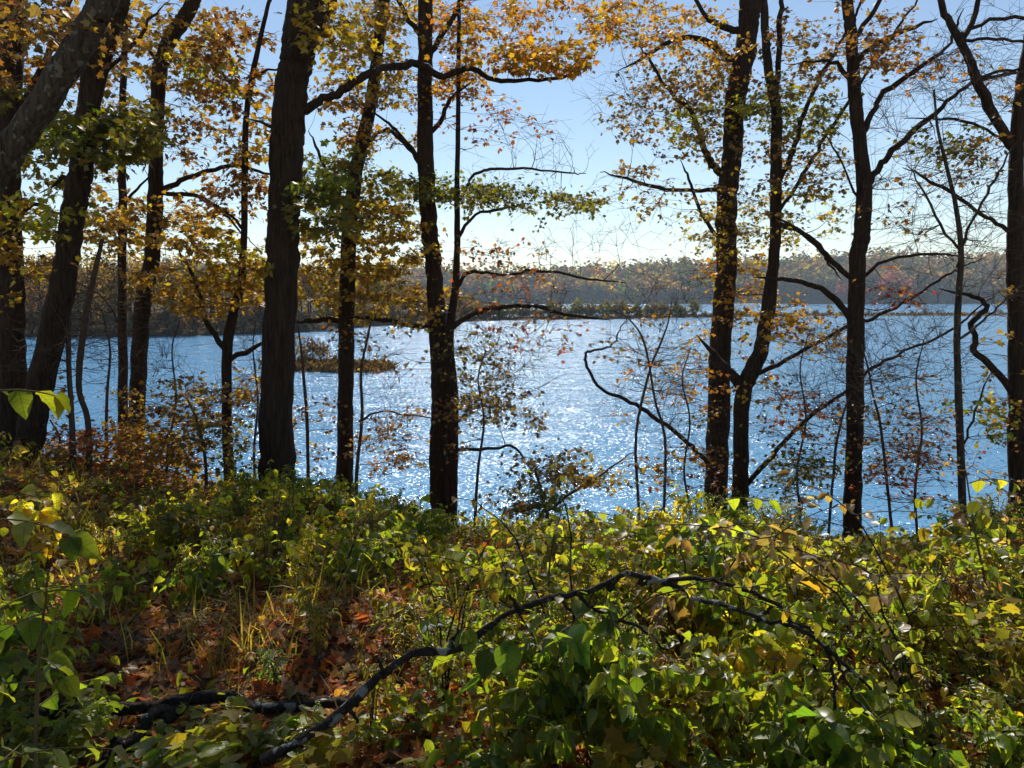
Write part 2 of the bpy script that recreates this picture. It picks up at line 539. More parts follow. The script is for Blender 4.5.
def copy_tree(o, loc, rz, s, label=None):
    c = o.copy(); COL.objects.link(c)
    c.location = loc; c.rotation_euler = (0, 0, rz); c.scale = (s, s, s * random.uniform(.92, 1.1))
    if label: c["label"] = label
    for ch in o.children:
        d = ch.copy(); COL.objects.link(d); d.parent = c
    return c


SHORE_KINDS = [('rust', 'russet brown tree standing in the wood along the opposite left shore'),
               ('gold', 'golden yellow tree standing in the wood along the opposite left shore'),
               ('olive', 'olive green tree standing in the wood along the opposite left shore'),
               ('brown', 'half bare brown tree standing in the wood along the opposite left shore')]
protos = [far_tree("shore_tree", p, 13, l, "tree", "trees along the opposite left shore", n=(700 if p == 'brown' else 1300), leaf=.5) for p, l in SHORE_KINDS]
used = [False] * 4
for k in range(130):
    x = -126 + 122 * (k + random.random()) / 130
    row = k % 5
    y = float(left_edge(x)) + 1.5 + row * 9 + random.uniform(0, 5)
    if x > -16: y -= 0
    loc = (x, y, float(left_z(np.array(x), np.array(y))))
    q = random.choice([0, 0, 1, 2, 3, 3])
    s = random.uniform(.75, 1.12) * (1 if x < -48 else max(.42, 1 - (x + 48) / 42 * .62))
    if not used[q]:
        used[q] = True
        protos[q].location = loc; protos[q].scale = (s, s, s)
    else:
        copy_tree(protos[q], loc, random.uniform(0, 6.28), s)

# shrubs on the spit and on the point, and along the left shore
def small_shrub(name, palname, label, cat, group, n=220, leaf=.28):
    t = thing(name, (0, 0, 0), label, cat, group)
    sb = MB()
    for k in range(6):
        a = k + rng.uniform(0, .6)
        tube(sb, spline([(0, 0, -.1), (math.cos(a) * .3, math.sin(a) * .3, .6), (math.cos(a) * .6, math.sin(a) * .6, 1.3)], 5), np.linspace(.05, .01, 5), 4)
    sb.build("stem", M_STEM, t)
    cb = MB(); puff_crown(cb, (0, 0, .95), .95, .85, n, leaf, palname, 0, 8)
    cb.build("foliage", M_FAR, t)
    return t


sp_line = spline(SPIT, 200)
sps = [small_shrub("spit_shrub", 'olive', "low olive shrub on the sand spit across the lake", "shrub", "shrubs on the sand spit"),
       small_shrub("spit_shrub", 'brown', "low brown shrub on the sand spit across the lake", "shrub", "shrubs on the sand spit")]
first = [True, True]
for k in range(110):
    u = (k + random.random()) / 110
    i = int((u ** 1.5) * 199)
    x, y = sp_line[i]
    y += random.uniform(-2.5, 2.5)
    s = (random.uniform(1.7, 3.6) if u < .6 else random.uniform(.5, 1.35))
    q = 0 if random.random() < .65 else 1
    if first[q]:
        first[q] = False; sps[q].location = (x, y, .25); sps[q].scale = (s, s, s)
    else:
        copy_tree(sps[q], (x, y, .25), random.uniform(0, 6), s)
bk = small_shrub("bank_shrub", 'brown', "brown bush overhanging the water under the trees of the opposite left shore", "shrub", "bushes along the opposite left shore", 320, .34)
for k in range(46):
    x = -124 + 112 * (k + random.random()) / 46
    y = float(left_edge(x)) + random.uniform(.6, 4)
    s = random.uniform(1.6, 2.9)
    loc = (x, y, float(left_z(np.array(x), np.array(y))) - .1)
    if k == 0: bk.location = loc; bk.scale = (s, s, s)
    else: copy_tree(bk, loc, random.uniform(0, 6), s)
ps = small_shrub("point_shrub", 'brown', "brown reedy shrub on the small grassy point in the lake", "shrub", "shrubs on the grassy point", 300, .2)
for k, (x, y, s) in enumerate([(-20.5, 78, 1.5), (-19.0, 77.5, 1.2), (-22.5, 79, 1.6), (-17.5, 77, .7)]):
    if k == 0: ps.location = (x, y, .3); ps.scale = (s, s, s)
    else: copy_tree(ps, (x, y, .3), k, s)

rb = MB()
pl = spline(POINT, 60)
k = rng.integers(2, 58, 2600)
rp_ = np.stack([pl[k, 0] + rng.normal(0, .7, 2600), pl[k, 1] + rng.normal(0, 1.5, 2600), np.full(2600, .05)], 1)
leaves(rb, NARROW, rp_, rng.uniform(0, 6.28, 2600), rng.uniform(.9, 1.5, 2600), rng.normal(0, .4, 2600), rng.uniform(.3, 1.15, 2600), pal('brown', 2600) * .6, 0)
k = rng.integers(4, 196, 5000)
rp_ = np.stack([sp_line[k, 0] + rng.normal(0, 1.2, 5000), sp_line[k, 1] + rng.normal(-1, 2.4, 5000), np.full(5000, .1)], 1)
leaves(rb, NARROW, rp_, rng.uniform(0, 6.28, 5000), rng.uniform(.9, 1.5, 5000), rng.normal(0, .4, 5000), rng.uniform(.5, 1.7, 5000), pal('brown', 5000) * .6, 0)
tag(rb.build("reeds", M_FAR), "dry brown reeds along the islet and the sand spit", "reeds", kind="stuff")

# wood on the far hills: one mass
fb = MB()
for k in range(3000):
    x = rng.uniform(-520, 900); y = 915 + 200 * rng.random() ** 1.4
    z = float(hill_z(np.array(x), np.array(y)))
    h = rng.uniform(9, 25)
    pn = ['rust', 'brown', 'brown', 'olive', 'rust', 'gold', 'brown', 'green'][rng.integers(0, 8)]
    c0 = pal(pn, 1)[0] * rng.uniform(.6, 1.5)
    n = 56
    p = rng.normal(0, 1, (n, 3)) * np.array([h * .2, h * .2, h * .26]) + (x, y, z + h * .6)
    leaves(fb, SIMPLE, p, rng.uniform(0, 6.28, n), rng.uniform(-.9, .9, n), rng.uniform(-1, 1, n), h * rng.uniform(.13, .30, n), c0 * rng.uniform(.88, 1.12, (n, 1)), 0)
tag(fb.build("hillside_wood", M_FAR), "autumn wood covering the low hills beyond the lake", "forest", kind="stuff")
PAL['crimson'] = [(.50, .10, .07), (.44, .13, .08), (.40, .08, .06)]
redp = far_tree("red_tree", 'crimson', 15, "crimson crowned tree at the foot of the hills across the lake", "tree", "crimson trees on the far shore", n=260, leaf=1.6)
for k, (px, d, s) in enumerate([(838, 902, 1.6), (848, 900, 2.0), (858, 902, 1.5), (882, 904, 2.2), (893, 903, 2.4), (902, 902, 2.0), (746, 902, 1.5)]):
    x = (px - 512) / FPX * d
    loc = (x, d, float(hill_z(np.array(x), np.array(d))))
    if k == 0: redp.location = loc; redp.scale = (s, s, s)
    else: copy_tree(redp, loc, k, s)

# ------------------------------------------------------------------ trees by the bank
class Skeleton:
    def __init__(self):
        self.p = np.zeros((0, 3)); self.r = np.zeros(0)

    def add(self, p, r):
        self.p = np.concatenate([self.p, p]); self.r = np.concatenate([self.r, r])


def grow(sk, mb, targets, rmax, sides=4, wig=.055):
    """grow a forked branch out to every target from the nearest wood already there"""
    T = np.asarray(targets, float)
    if len(T) == 0: return []
    left = list(range(len(T)))
    d0 = np.array([np.min(np.linalg.norm(sk.p - t, axis=1)) for t in T])
    order = np.argsort(d0)
    dirs = [None] * len(T)
    for i in order:
        t = T[i]
        dv = t - sk.p
        dist = np.linalg.norm(dv, axis=1)
        cost = dist + .35 * np.clip(-(dv[:, 2]), 0, 9) + .5 * np.clip(.006 - sk.r, 0, 1) / .006 * .6
        j = int(np.argmin(cost))
        a, ra = sk.p[j], sk.r[j]
        ln = max(dist[j], .02)
        r0 = min(ra * .62, rmax, .004 + .0075 * ln)
        m = max(4, int(ln / .18) + 3)
        s = np.linspace(0, 1, m)[:, None]
        side = np.cross(dv[j] / ln, [0, 0, 1.0])
        bow = rng.normal(0, .16) * ln
        path = a + dv[j] * s + (np.array([0, 0, -1.0]) * rng.uniform(-.05, .16) * ln + side * bow) * (np.sin(s * np.pi))
        jit = rng.normal(0, wig * min(ln, 1.0) * .22, (m, 3)); jit[0] = 0; jit[-1] *= .4
        path = path + jit
        rr = np.linspace(r0, .0022, m)
        tube(mb, path, rr, sides, 0, cap=False)
        sk.add(path[1:], rr[1:])
        v = path[-1] - path[-2]
        dirs[i] = (path[-1], v / (np.linalg.norm(v) + 1e-6))
    return dirs


def spray(mb, ends, nl, palname, size, tw=.32, ntw=3, tmpl=LOBED, droop=.5):
    """small twigs round each branch end with leaves along them"""
    for e, d in ends:
        k = max(1, int(rng.poisson(ntw)))
        for q in range(k):
            if nl > 0:
                v = d * rng.uniform(.2, .9) + rng.normal(0, .65, 3) * np.array([1, 1, .3]); v[2] *= .55
            else:
                v = d * rng.uniform(.7, 1.3) + rng.normal(0, .42, 3) + np.array([0, 0, .28])
            v /= np.linalg.norm(v) + 1e-6
            L_ = tw * rng.uniform(.5, 1.35)
            s = np.linspace(0, 1, 4)[:, None]
            path = e + v * L_ * s + np.array([0, 0, -1]) * (s ** 2) * L_ * .15 + rng.normal(0, .012, (4, 3)) * (s > 0)
            tube(mb, path, np.linspace(.0030, .0013, 4), 3, 0, cap=False)
            if nl <= 0:
                if rng.random() < .7:
                    b = path[2]; w = v + rng.normal(0, .7, 3); w /= np.linalg.norm(w)
                    tube(mb, np.array([b, b + w * L_ * .3, b + w * L_ * .6 + rng.normal(0, .02, 3)]), np.array([.0024, .0018, .0012]), 3, 0, cap=False)
                continue
            n = rng.poisson(nl / k)
            if n == 0: continue
            u = rng.uniform(.15, 1.05, (n, 1))
            pos = e + v * L_ * u + rng.normal(0, .032, (n, 3))
            yaw = np.arctan2(-v[0], v[1]) + rng.normal(0, 1.1, n)
            leaves(mb, tmpl, pos, yaw, rng.normal(-droop, .45, n), rng.normal(0, .6, n), size * rng.uniform(.6, 1.3, n), pal(palname, n), 1)


def trunk_path(trace, d, lean=0.0):
    """picture trace (x, y, width in px) at distance d -> points and radii, from the ground up"""
    tr = [t if len(t) == 4 else (*t, 0.0) for t in trace]
    pts = np.array([[*P(x, y, d + dd), w * .46 * (d + dd) / FPX] for x, y, w, dd in tr])
    if pts[0, 2] > pts[-1, 2]: pts = pts[::-1]
    return pts


def bank_tree(name, label, cat, d, trace, limbs=(), clusters=(), top=0, crown_pal='gold', crown_n=60, bark=None, leaf=None, group=None, crown_r=2.6):
    leaf = leaf or (.080 if trace[0][0] < 400 else .064)
    bark = bark or M_BARK
    pts = trunk_path(trace, d)
    b = pts[0].copy(); nx = pts[1] - pts[0]
    gz = float(ground(b[0], b[1]))
    if b[2] > gz - .05:                                   # carry the trunk down into the ground, with a root flare
        kk = (b[2] - gz + .18) / max(nx[2], .2)
        foot = b.copy(); foot[:3] = b[:3] - nx[:3] * np.array([kk * .4, kk * .4, 0]); foot[2] = gz - .18; foot[3] = b[3] * 1.5
        mid = b.copy(); mid[:3] = b[:3] * .35 + foot[:3] * .65; mid[3] = b[3] * 1.12
        pts = np.concatenate([[foot, mid], pts])
    if top:                                               # the trunk goes on above the picture
        v = pts[-1, :3] - pts[-2, :3]; v /= np.linalg.norm(v)
        v = v * .75 + np.array([0, 0, .25])
        e = pts[-1]; rows = []
        for s_ in (.33, .66, 1.0):
            q = np.array([*(e[:3] + v * top * s_ + rng.normal(0, .12, 3) * s_), max(e[3] * (1 - .85 * s_), .012)])
            rows.append(q)
        pts = np.concatenate([pts, rows])
    base = np.array([pts[0, 0], pts[0, 1], float(ground(pts[0, 0], pts[0, 1]))])
    t = thing(name, base, label, cat, group)
    ln = np.sum(np.linalg.norm(np.diff(pts[:, :3], axis=0), axis=1))
    sp = spline(pts, int(ln / .14) + 6)
    tb = MB()
    sp[:, :3] += rng.normal(0, .05, (len(sp), 3)) * sp[:, 3:4]
    tube(tb, sp[:, :3], np.clip(sp[:, 3], .004, 9), 14 if sp[0, 3] > .06 else 8, 0, lump=.03)
    tb.build("trunk", bark, t, base, smooth=True)
    sk = Skeleton(); sk.add(sp[:, :3], sp[:, 3])
    for lt in limbs:
        lq = [q if len(q) == 4 else (*q, 0.0) for q in lt]
        (xa, ya, wa, da), (xb, yb, wb, db) = lq[-2:]
        if yb > 5:                                        # a fine tip
            kx = 26 / max(math.hypot(xb - xa, yb - ya), 1)
            lq = lq + [(xb + (xb - xa) * kx, yb + (yb - ya) * kx * .8, .8, db)]
        lp = np.array([[*P(x, y, d + dd), w * .46 * (d + dd) / FPX] for x, y, w, dd in lq])
        # root the limb inside the wood it leaves
        j = int(np.argmin(np.linalg.norm(sk.p - lp[0, :3], axis=1)))
        if np.linalg.norm(sk.p[j] - lp[0, :3]) > .02:
            lp = np.concatenate([[[*sk.p[j], lp[0, 3] * 1.25]], lp])
        ls = spline(lp, max(8, int(np.sum(np.linalg.norm(np.diff(lp[:, :3], axis=0), axis=1)) / .07)))
        ls[1:-1, :3] += rng.normal(0, .010, (len(ls) - 2, 3))
        lb = MB(); tube(lb, ls[:, :3], np.clip(ls[:, 3], .003, 9), 8, 0, lump=.05)
        lb.build("limb", bark, t, base, smooth=True)
        sk.add(ls[:, :3], ls[:, 3])
    cb = MB()
    for c in clusters:
        cx, cy, rx, ry, n, pn, nl, ds = c[:8]
        n = int(n * ((1.75 if cx < 440 else 1.6) if nl else (1.35 if cy < 300 else 2.2)) + .5); nl = nl * 1.4
        ang = rng.uniform(0, 6.28, n); rad = np.sqrt(rng.random(n))
        tg = [P(cx + rx * r * math.cos(a), cy + ry * r * math.sin(a), d + rng.normal(0, ds)) for a, r in zip(ang, rad)]
        ends = grow(sk, cb, tg, .03)
        spray(cb, ends, nl, pn if pn != 'bare' else 'brown', leaf, tw=.34 if nl else .42, ntw=4 if nl else 3, tmpl=LOBED)
    if top and crown_n:                                   # the crown overhead, above the frame
        e = pts[-1, :3]; s0 = pts[-4, :3]
        n = int(crown_n * (.45 if trace[0][0] < 400 else .6))
        q = rng.normal(0, 1, (n, 3)); q /= np.linalg.norm(q, axis=1)[:, None]
        q *= (rng.random(n) ** (1 / 2.2))[:, None]
        tg = (s0 * .45 + e * .55) + q * np.array([crown_r, crown_r, np.linalg.norm(e - s0) * .55])
        ok = [g for g in tg if not (g[1] > .5 and 384 - FPX * ((g - C0) @ U) / max((g - C0) @ F, .1) > -25)]
        ends = grow(sk, cb, ok, .05)
        spray(cb, ends, 20, crown_pal, leaf * 1.4, tw=.6, ntw=4, tmpl=SIMPLE)
    cb.build("crown", [M_TWIG, M_LEAF], t, base)
    return t


bank_tree("forest_tree", "thick straight dark trunk cut by the left edge of the photo", "tree", 9.5,
          [(11, 420, 30), (12, 330, 26), (10, 250, 25), (8, 170, 24), (10, 80, 24), (13, -10, 23)],
          limbs=[[(20, 110, 9), (40, 70, 7), (60, 30, 5), (75, -10, 4)], [(4, 240, 7), (30, 205, 5), (60, 215, 3)]],
          clusters=[(28, 45, 45, 45, 16, 'rust', 16, .7), (20, 245, 40, 50, 16, 'gold', 14, .7), (25, 110, 35, 40, 12, 'olive', 14, .7), (30, 300, 40, 40, 10, 'bare', 0, .6), (55, 150, 40, 50, 12, 'olive', 14, .6)],
          top=7, crown_pal='gold')
bank_tree("leaning_tree", "grey weathered trunk leaning steeply from the left edge to the top", "tree", 6.6,
          [(-90, 430, 42), (-60, 280, 38), (-18, 190, 33), (10, 150, 30), (42, 105, 29), (72, 58, 28), (92, 20, 27), (112, -20, 26)],
          clusters=[(40, 15, 30, 25, 6, 'rust', 10, .4)], top=6, crown_pal='olive', bark=M_BARKG, crown_n=50)
bank_tree("forest_tree", "dark curving trunk leaning right, beside the grey leaning trunk", "tree", 8.6,
          [(24, 484, 32), (27, 450, 29), (39, 390, 28), (55, 323, 27), (67, 256, 24), (73, 213, 24), (80, 180, 24), (83, 150, 23), (89, 100, 23), (101, 50, 24), (115, 10, 22), (122, -15, 20)],
          limbs=[[(72, 185, 8), (64, 178, 6), (60, 181, 4)], [(90, 90, 5), (120, 60, 4), (150, 20, 3)]],
          clusters=[(70, 35, 45, 35, 14, 'rust', 14, .5), (112, 132, 50, 26, 26, 'olive', 16, .5), (95, 145, 45, 22, 14, 'green', 14, .4), (75, 330, 40, 60, 12, 'bare', 0, .5), (40, 215, 30, 25, 8, 'yellow', 12, .4)],
          top=7, crown_pal='yellow')
bank_tree("forest_tree", "slim dark trunk bending right near the top, left of the thickest trunk", "tree", 11.5,
          [(135, 496, 19), (137, 423, 17), (139, 356, 17), (143, 306, 17), (152, 256, 16), (155, 200, 16), (156, 160, 14), (157, 117, 14), (160, 73, 15), (168, 43, 15), (184, 18, 15), (197, -10, 14)],
          limbs=[[(158, 192, 8), (175, 184, 6), (205, 172, 5), (235, 166, 4), (262, 172, 3)], [(160, 192, 5), (200, 198, 4), (225, 215, 3), (240, 232, 2)], [(157, 60, 4), (145, 45, 3), (132, 38, 2)]],
          clusters=[(178, 55, 45, 55, 26, 'gold', 16, .8), (165, 232, 62, 28, 30, 'gold', 16, .8), (205, 140, 40, 50, 14, 'bare', 0, .7), (200, 75, 25, 30, 10, 'yellow', 14, .5), (120, 225, 40, 25, 14, 'gold', 14, .6), (185, 130, 30, 30, 8, 'rust', 12, .6)],
          top=7, crown_pal='gold')
bank_tree("slender_tree", "thin upright trunk just left of the slim trunk bending right", "tree", 12.5,
          [(122, 486, 11), (123, 390, 10), (122, 256, 9), (123, 217, 9), (122, 167, 8), (123, 100, 7), (125, 17, 6), (126, -10, 5)],
          limbs=[[(122, 205, 4), (135, 190, 3), (148, 178, 2)], [(122, 330, 3), (105, 300, 2), (90, 290, 2)]],
          clusters=[(125, 60, 38, 60, 22, 'rust', 15, .6), (110, 180, 35, 40, 10, 'rust', 12, .5), (105, 235, 30, 25, 12, 'brown', 12, .5), (110, 330, 35, 50, 10, 'bare', 0, .5)],
          top=4, crown_pal='rust', crown_n=30)
bank_tree("slender_tree", "thin wavy trunk with yellow leaves close left of the thickest trunk", "tree", 10.8,
          [(230, 492, 12), (227, 423, 11), (227, 350, 11), (234, 310, 10), (241, 285, 9), (244, 234, 7), (245, 167, 7), (246, 120, 6), (251, 83, 6), (260, 40, 5), (268, 5, 4), (272, -10, 4)],
          limbs=[[(228, 360, 6), (245, 352, 6), (262, 345, 4)], [(228, 352, 7), (210, 328, 6), (198, 290, 5), (185, 262, 3)], [(245, 232, 4), (230, 215, 3), (205, 200, 2)], [(252, 80, 4), (262, 72, 3), (280, 68, 2)]],
          clusters=[(235, 60, 35, 55, 22, 'rust', 15, .6), (205, 285, 62, 32, 40, 'gold', 15, .6), (235, 195, 30, 25, 14, 'rust', 14, .5), (190, 400, 40, 25, 10, 'brown', 10, .5), (235, 400, 40, 35, 10, 'gold', 8, .5), (170, 450, 40, 30, 14, 'gold', 12, .5), (255, 130, 22, 50, 14, 'gold', 12, .5), (240, 265, 30, 20, 14, 'yellow', 14, .5)],
          top=3, crown_pal='yellow', crown_n=25)
bank_tree("big_forest_tree", "thickest black trunk, furrowed, leaning slightly right at its top", "tree", 9.8,
          [(277, 478, 39), (277, 390, 36), (282, 256, 34), (284, 200, 33), (287, 150, 35), (289, 117, 34), (294, 70, 34), (300, 40, 37), (310, 5, 43), (316, -20, 44)],
          limbs=[[(300, 112, 12), (320, 100, 9), (342, 90, 9), (369, 73, 8), (392, 67, 8, .3), (418, 64, 8, .5), (442, 76, 7, .5), (469, 68, 6, .5), (496, 80, 5, .5), (529, 80, 4, .4), (566, 77, 3.5, .4), (579, 65, 3, .4)],
                 [(284, 140, 8), (276, 128, 6), (268, 125, 4)]],
          clusters=[(335, 45, 35, 40, 16, 'gold', 14, .7), (320, 185, 22, 14, 14, 'lime', 14, .3), (500, 62, 50, 12, 14, 'orange', 14, .3), (560, 60, 30, 14, 10, 'orange', 14, .3), (325, 215, 30, 18, 12, 'olive', 14, .4)],
          top=8, crown_pal='gold', crown_n=80, crown_r=3.2)
bank_tree("forest_tree", "dark trunk between the thickest trunk and the pair of trunks, lower half straight", "tree", 12.6,
          [(345, 472, 18), (346, 380, 17), (347, 300, 17), (350, 220, 16), (358, 160, 14), (370, 110, 13), (378, 50, 12), (384, 0, 12), (386, -15, 11)],
          limbs=[[(348, 322, 7), (330, 320, 6), (310, 321, 5)], [(350, 210, 5), (330, 180, 4), (318, 150, 3)], [(362, 150, 5), (385, 130, 4), (410, 150, 4), (425, 175, 2)]],
          clusters=[(355, 192, 58, 34, 40, 'olive', 15, .9), (365, 245, 60, 40, 60, 'gold', 17, .7), (350, 295, 45, 25, 26, 'gold', 15, .6), (325, 175, 30, 24, 10, 'lime', 12, .5), (375, 50, 32, 40, 18, 'gold', 14, .6), (345, 110, 28, 35, 16, 'rust', 12, .5), (375, 215, 40, 30, 16, 'gold', 14, .5)],
          top=7, crown_pal='gold')
bank_tree("forest_tree", "tall straight trunk, the thicker of the joined pair in the centre", "tree", 12.2,
          [(440, 512, 23), (439, 456, 21), (440, 400, 20), (439, 356, 20), (434, 273, 18), (430, 234, 18), (426, 167, 17), (425, 100, 16), (425, 40, 15), (425, -15, 15)],
          limbs=[[(430, 55, 6), (445, 30, 6), (458, 8, 5), (466, -12, 4)], [(420, 35, 6), (408, 18, 5), (398, 0, 4)], [(428, 135, 6), (440, 120, 5), (450, 100, 4), (458, 92, 3)], [(423, 165, 4), (405, 140, 4), (390, 125, 3), (372, 112, 2)],
                 [(438, 325, 6), (415, 326, 6), (390, 320, 5), (360, 318, 4)]],
          clusters=[(392, 105, 34, 50, 26, 'gold', 14, .5), (505, 28, 75, 32, 30, 'orange', 15, .9), (455, 25, 30, 25, 14, 'orange', 14, .5), (455, 85, 26, 16, 20, 'orange', 14, .4), (565, 22, 55, 30, 16, 'orange', 14, .9), (400, 10, 40, 20, 20, 'gold', 15, .6), (415, 300, 35, 28, 16, 'gold', 12, .5), (425, 400, 30, 40, 10, 'rust', 8, .5), (395, 450, 35, 25, 10, 'rust', 8, .5)],
          top=8, crown_pal='orange', crown_n=80)
bank_tree("slender_tree", "thin companion trunk rising close right of the tall central trunk", "tree", 12.0,
          [(452, 510, 12), (453, 456, 12), (453, 390, 11), (449, 340, 10), (455, 290, 8), (457, 250, 7), (457, 200, 6), (458, 117, 5), (459, 17, 4), (459, -12, 3)],
          limbs=[[(452, 326, 7), (470, 315, 6), (492, 309, 6), (512, 306, 5), (538, 307, 5), (560, 313, 4), (585, 317, 3)], [(456, 290, 4), (470, 272, 4), (500, 275, 3), (540, 271, 3), (600, 280, 2)],
                 [(454, 450, 4), (475, 449, 4), (500, 447, 3), (515, 448, 3), (526, 462, 2)], [(457, 240, 4), (475, 215, 3), (505, 208, 3)], [(457, 205, 3), (475, 175, 3), (500, 168, 3), (560, 172, 2)]],
          clusters=[(478, 193, 42, 12, 26, 'olive', 13, .5), (545, 203, 55, 11, 24, 'olive', 12, .5), (500, 196, 40, 9, 8, 'lime', 12, .3), (430, 190, 25, 12, 14, 'lime', 14, .3), (490, 125, 55, 30, 16, 'red', 5, .4), (530, 165, 70, 50, 24, 'bare', 0, .5), (500, 265, 60, 25, 16, 'red', 6, .4), (530, 330, 60, 25, 16, 'red', 5, .4),
                    (478, 375, 30, 28, 12, 'brown', 10, .4), (480, 408, 30, 14, 12, 'brown', 12, .3), (525, 420, 14, 9, 6, 'brown', 12, .2), (500, 355, 40, 30, 14, 'bare', 0, .4), (570, 255, 50, 40, 8, 'bare', 0, .5), (470, 350, 30, 20, 8, 'olive', 10, .3), (510, 320, 60, 40, 14, 'bare', 0, .4), (520, 290, 70, 25, 10, 'red', 5, .4), (400, 330, 50, 30, 8, 'rust', 5, .3)],
          top=1.5, crown_pal='red', crown_n=12)
bank_tree("forest_tree", "stout trunk with clinging orange leaves, left one of the right-hand pair", "tree", 12.4,
          [(716, 505, 26), (719, 406, 24), (721, 340, 23), (726, 273, 22), (727, 200, 22), (732, 150, 21), (735, 100, 21), (744, 60, 21), (749, 20, 21), (751, -15, 21)],
          limbs=[[(712, 472, 6.5), (700, 455, 5.5), (683, 438, 5), (653, 416, 4.5), (626, 400, 4), (603, 390, 3.5), (589, 370, 3.5), (586, 353, 3), (600, 349, 2.5), (614, 344, 2), (620, 330, 1.5)],
                 [(725, 175, 9), (712, 165, 8), (705, 150, 7), (690, 110, 5), (672, 95, 4), (650, 60, 3)], [(730, 60, 7), (712, 45, 7), (695, 38, 6), (672, 40, 5), (640, 60, 3)], [(735, 30, 8), (720, 25, 7), (705, 15, 5), (690, -8, 4)], [(724, 190, 7), (700, 190, 4), (660, 188, 4), (625, 178, 3)],
                 [(724, 245, 5), (705, 220, 4), (690, 180, 3)]],
          clusters=[(650, 22, 65, 24, 40, 'orange', 14, .8), (690, 62, 55, 28, 22, 'orange', 13, .8), (690, 75, 55, 30, 22, 'rust', 13, .8), (665, 120, 55, 40, 36, 'rust', 10, .7), (640, 195, 40, 30, 16, 'rust', 9, .6), (690, 125, 16, 22, 14, 'yellow', 14, .4), (720, 150, 22, 50, 20, 'rust', 10, .5), (720, 225, 30, 30, 22, 'gold', 12, .4), (738, 285, 26, 40, 24, 'orange', 12, .4), (716, 345, 26, 40, 16, 'orange', 8, .4),
                    (640, 335, 45, 40, 14, 'rust', 5, .5), (655, 385, 40, 40, 10, 'orange', 5, .5), (655, 345, 60, 60, 18, 'bare', 0, .5), (690, 300, 40, 40, 10, 'bare', 0, .4), (715, 440, 25, 40, 14, 'rust', 8, .4), (650, 260, 60, 60, 26, 'bare', 0, .6), (630, 100, 40, 40, 14, 'bare', 0, .6)],
          top=8, crown_pal='rust', crown_n=80, crown_r=3.0)
bank_tree("forked_tree", "crooked trunk with an elbow fork, right one of the right-hand pair", "tree", 11.6,
          [(739, 505, 19), (741, 456, 17), (742, 400, 17), (750, 374, 18), (762, 345, 16), (770, 290, 14), (774, 256, 12), (776, 200, 12), (776, 167, 12), (776, 110, 11), (768, 67, 9), (764, 7, 8), (763, -15, 8)],
          limbs=[[(742, 388, 13), (734, 376, 12), (722, 366, 10), (712, 352, 6)], [(775, 108, 7), (779, 50, 6), (782, 0, 5), (783, -15, 5)], [(776, 185, 6), (790, 160, 6), (805, 110, 5), (825, 70, 4), (850, 25, 3), (866, -10, 3)], [(776, 215, 4), (800, 180, 4), (830, 130, 4), (862, 80, 3), (890, 40, 3), (920, -5, 2)],
                 [(774, 222, 6), (800, 232, 5), (822, 252, 4), (828, 262, 3)], [(746, 378, 5), (764, 371, 5), (817, 343, 4), (850, 325, 4), (871, 319, 4), (914, 297, 3), (940, 279, 3), (960, 268, 2)],
                 [(742, 490, 6), (760, 470, 6), (781, 446, 5), (812, 415, 5), (844, 393, 4), (871, 369, 4), (901, 353, 3), (947, 333, 3), (975, 310, 2)]],
          clusters=[(795, 60, 38, 45, 24, 'rust', 13, .6), (800, 115, 42, 28, 34, 'olive', 12, .6), (800, 165, 45, 35, 26, 'rust', 11, .6), (795, 215, 40, 30, 24, 'gold', 11, .5), (765, 105, 24, 18, 12, 'yellow', 14, .3), (805, 335, 45, 28, 22, 'rust', 10, .5), (785, 320, 25, 20, 12, 'orange', 12, .4),
                    (790, 410, 34, 24, 12, 'red', 7, .5), (880, 330, 60, 40, 26, 'bare', 0, .4), (830, 380, 70, 50, 26, 'bare', 0, .5), (860, 440, 60, 40, 14, 'rust', 3, .4), (840, 180, 50, 60, 16, 'bare', 0, .5), (740, 240, 25, 60, 12, 'bare', 0, .4), (770, 395, 22, 22, 6, 'orange', 8, .3)],
          top=6, crown_pal='rust', crown_n=70)
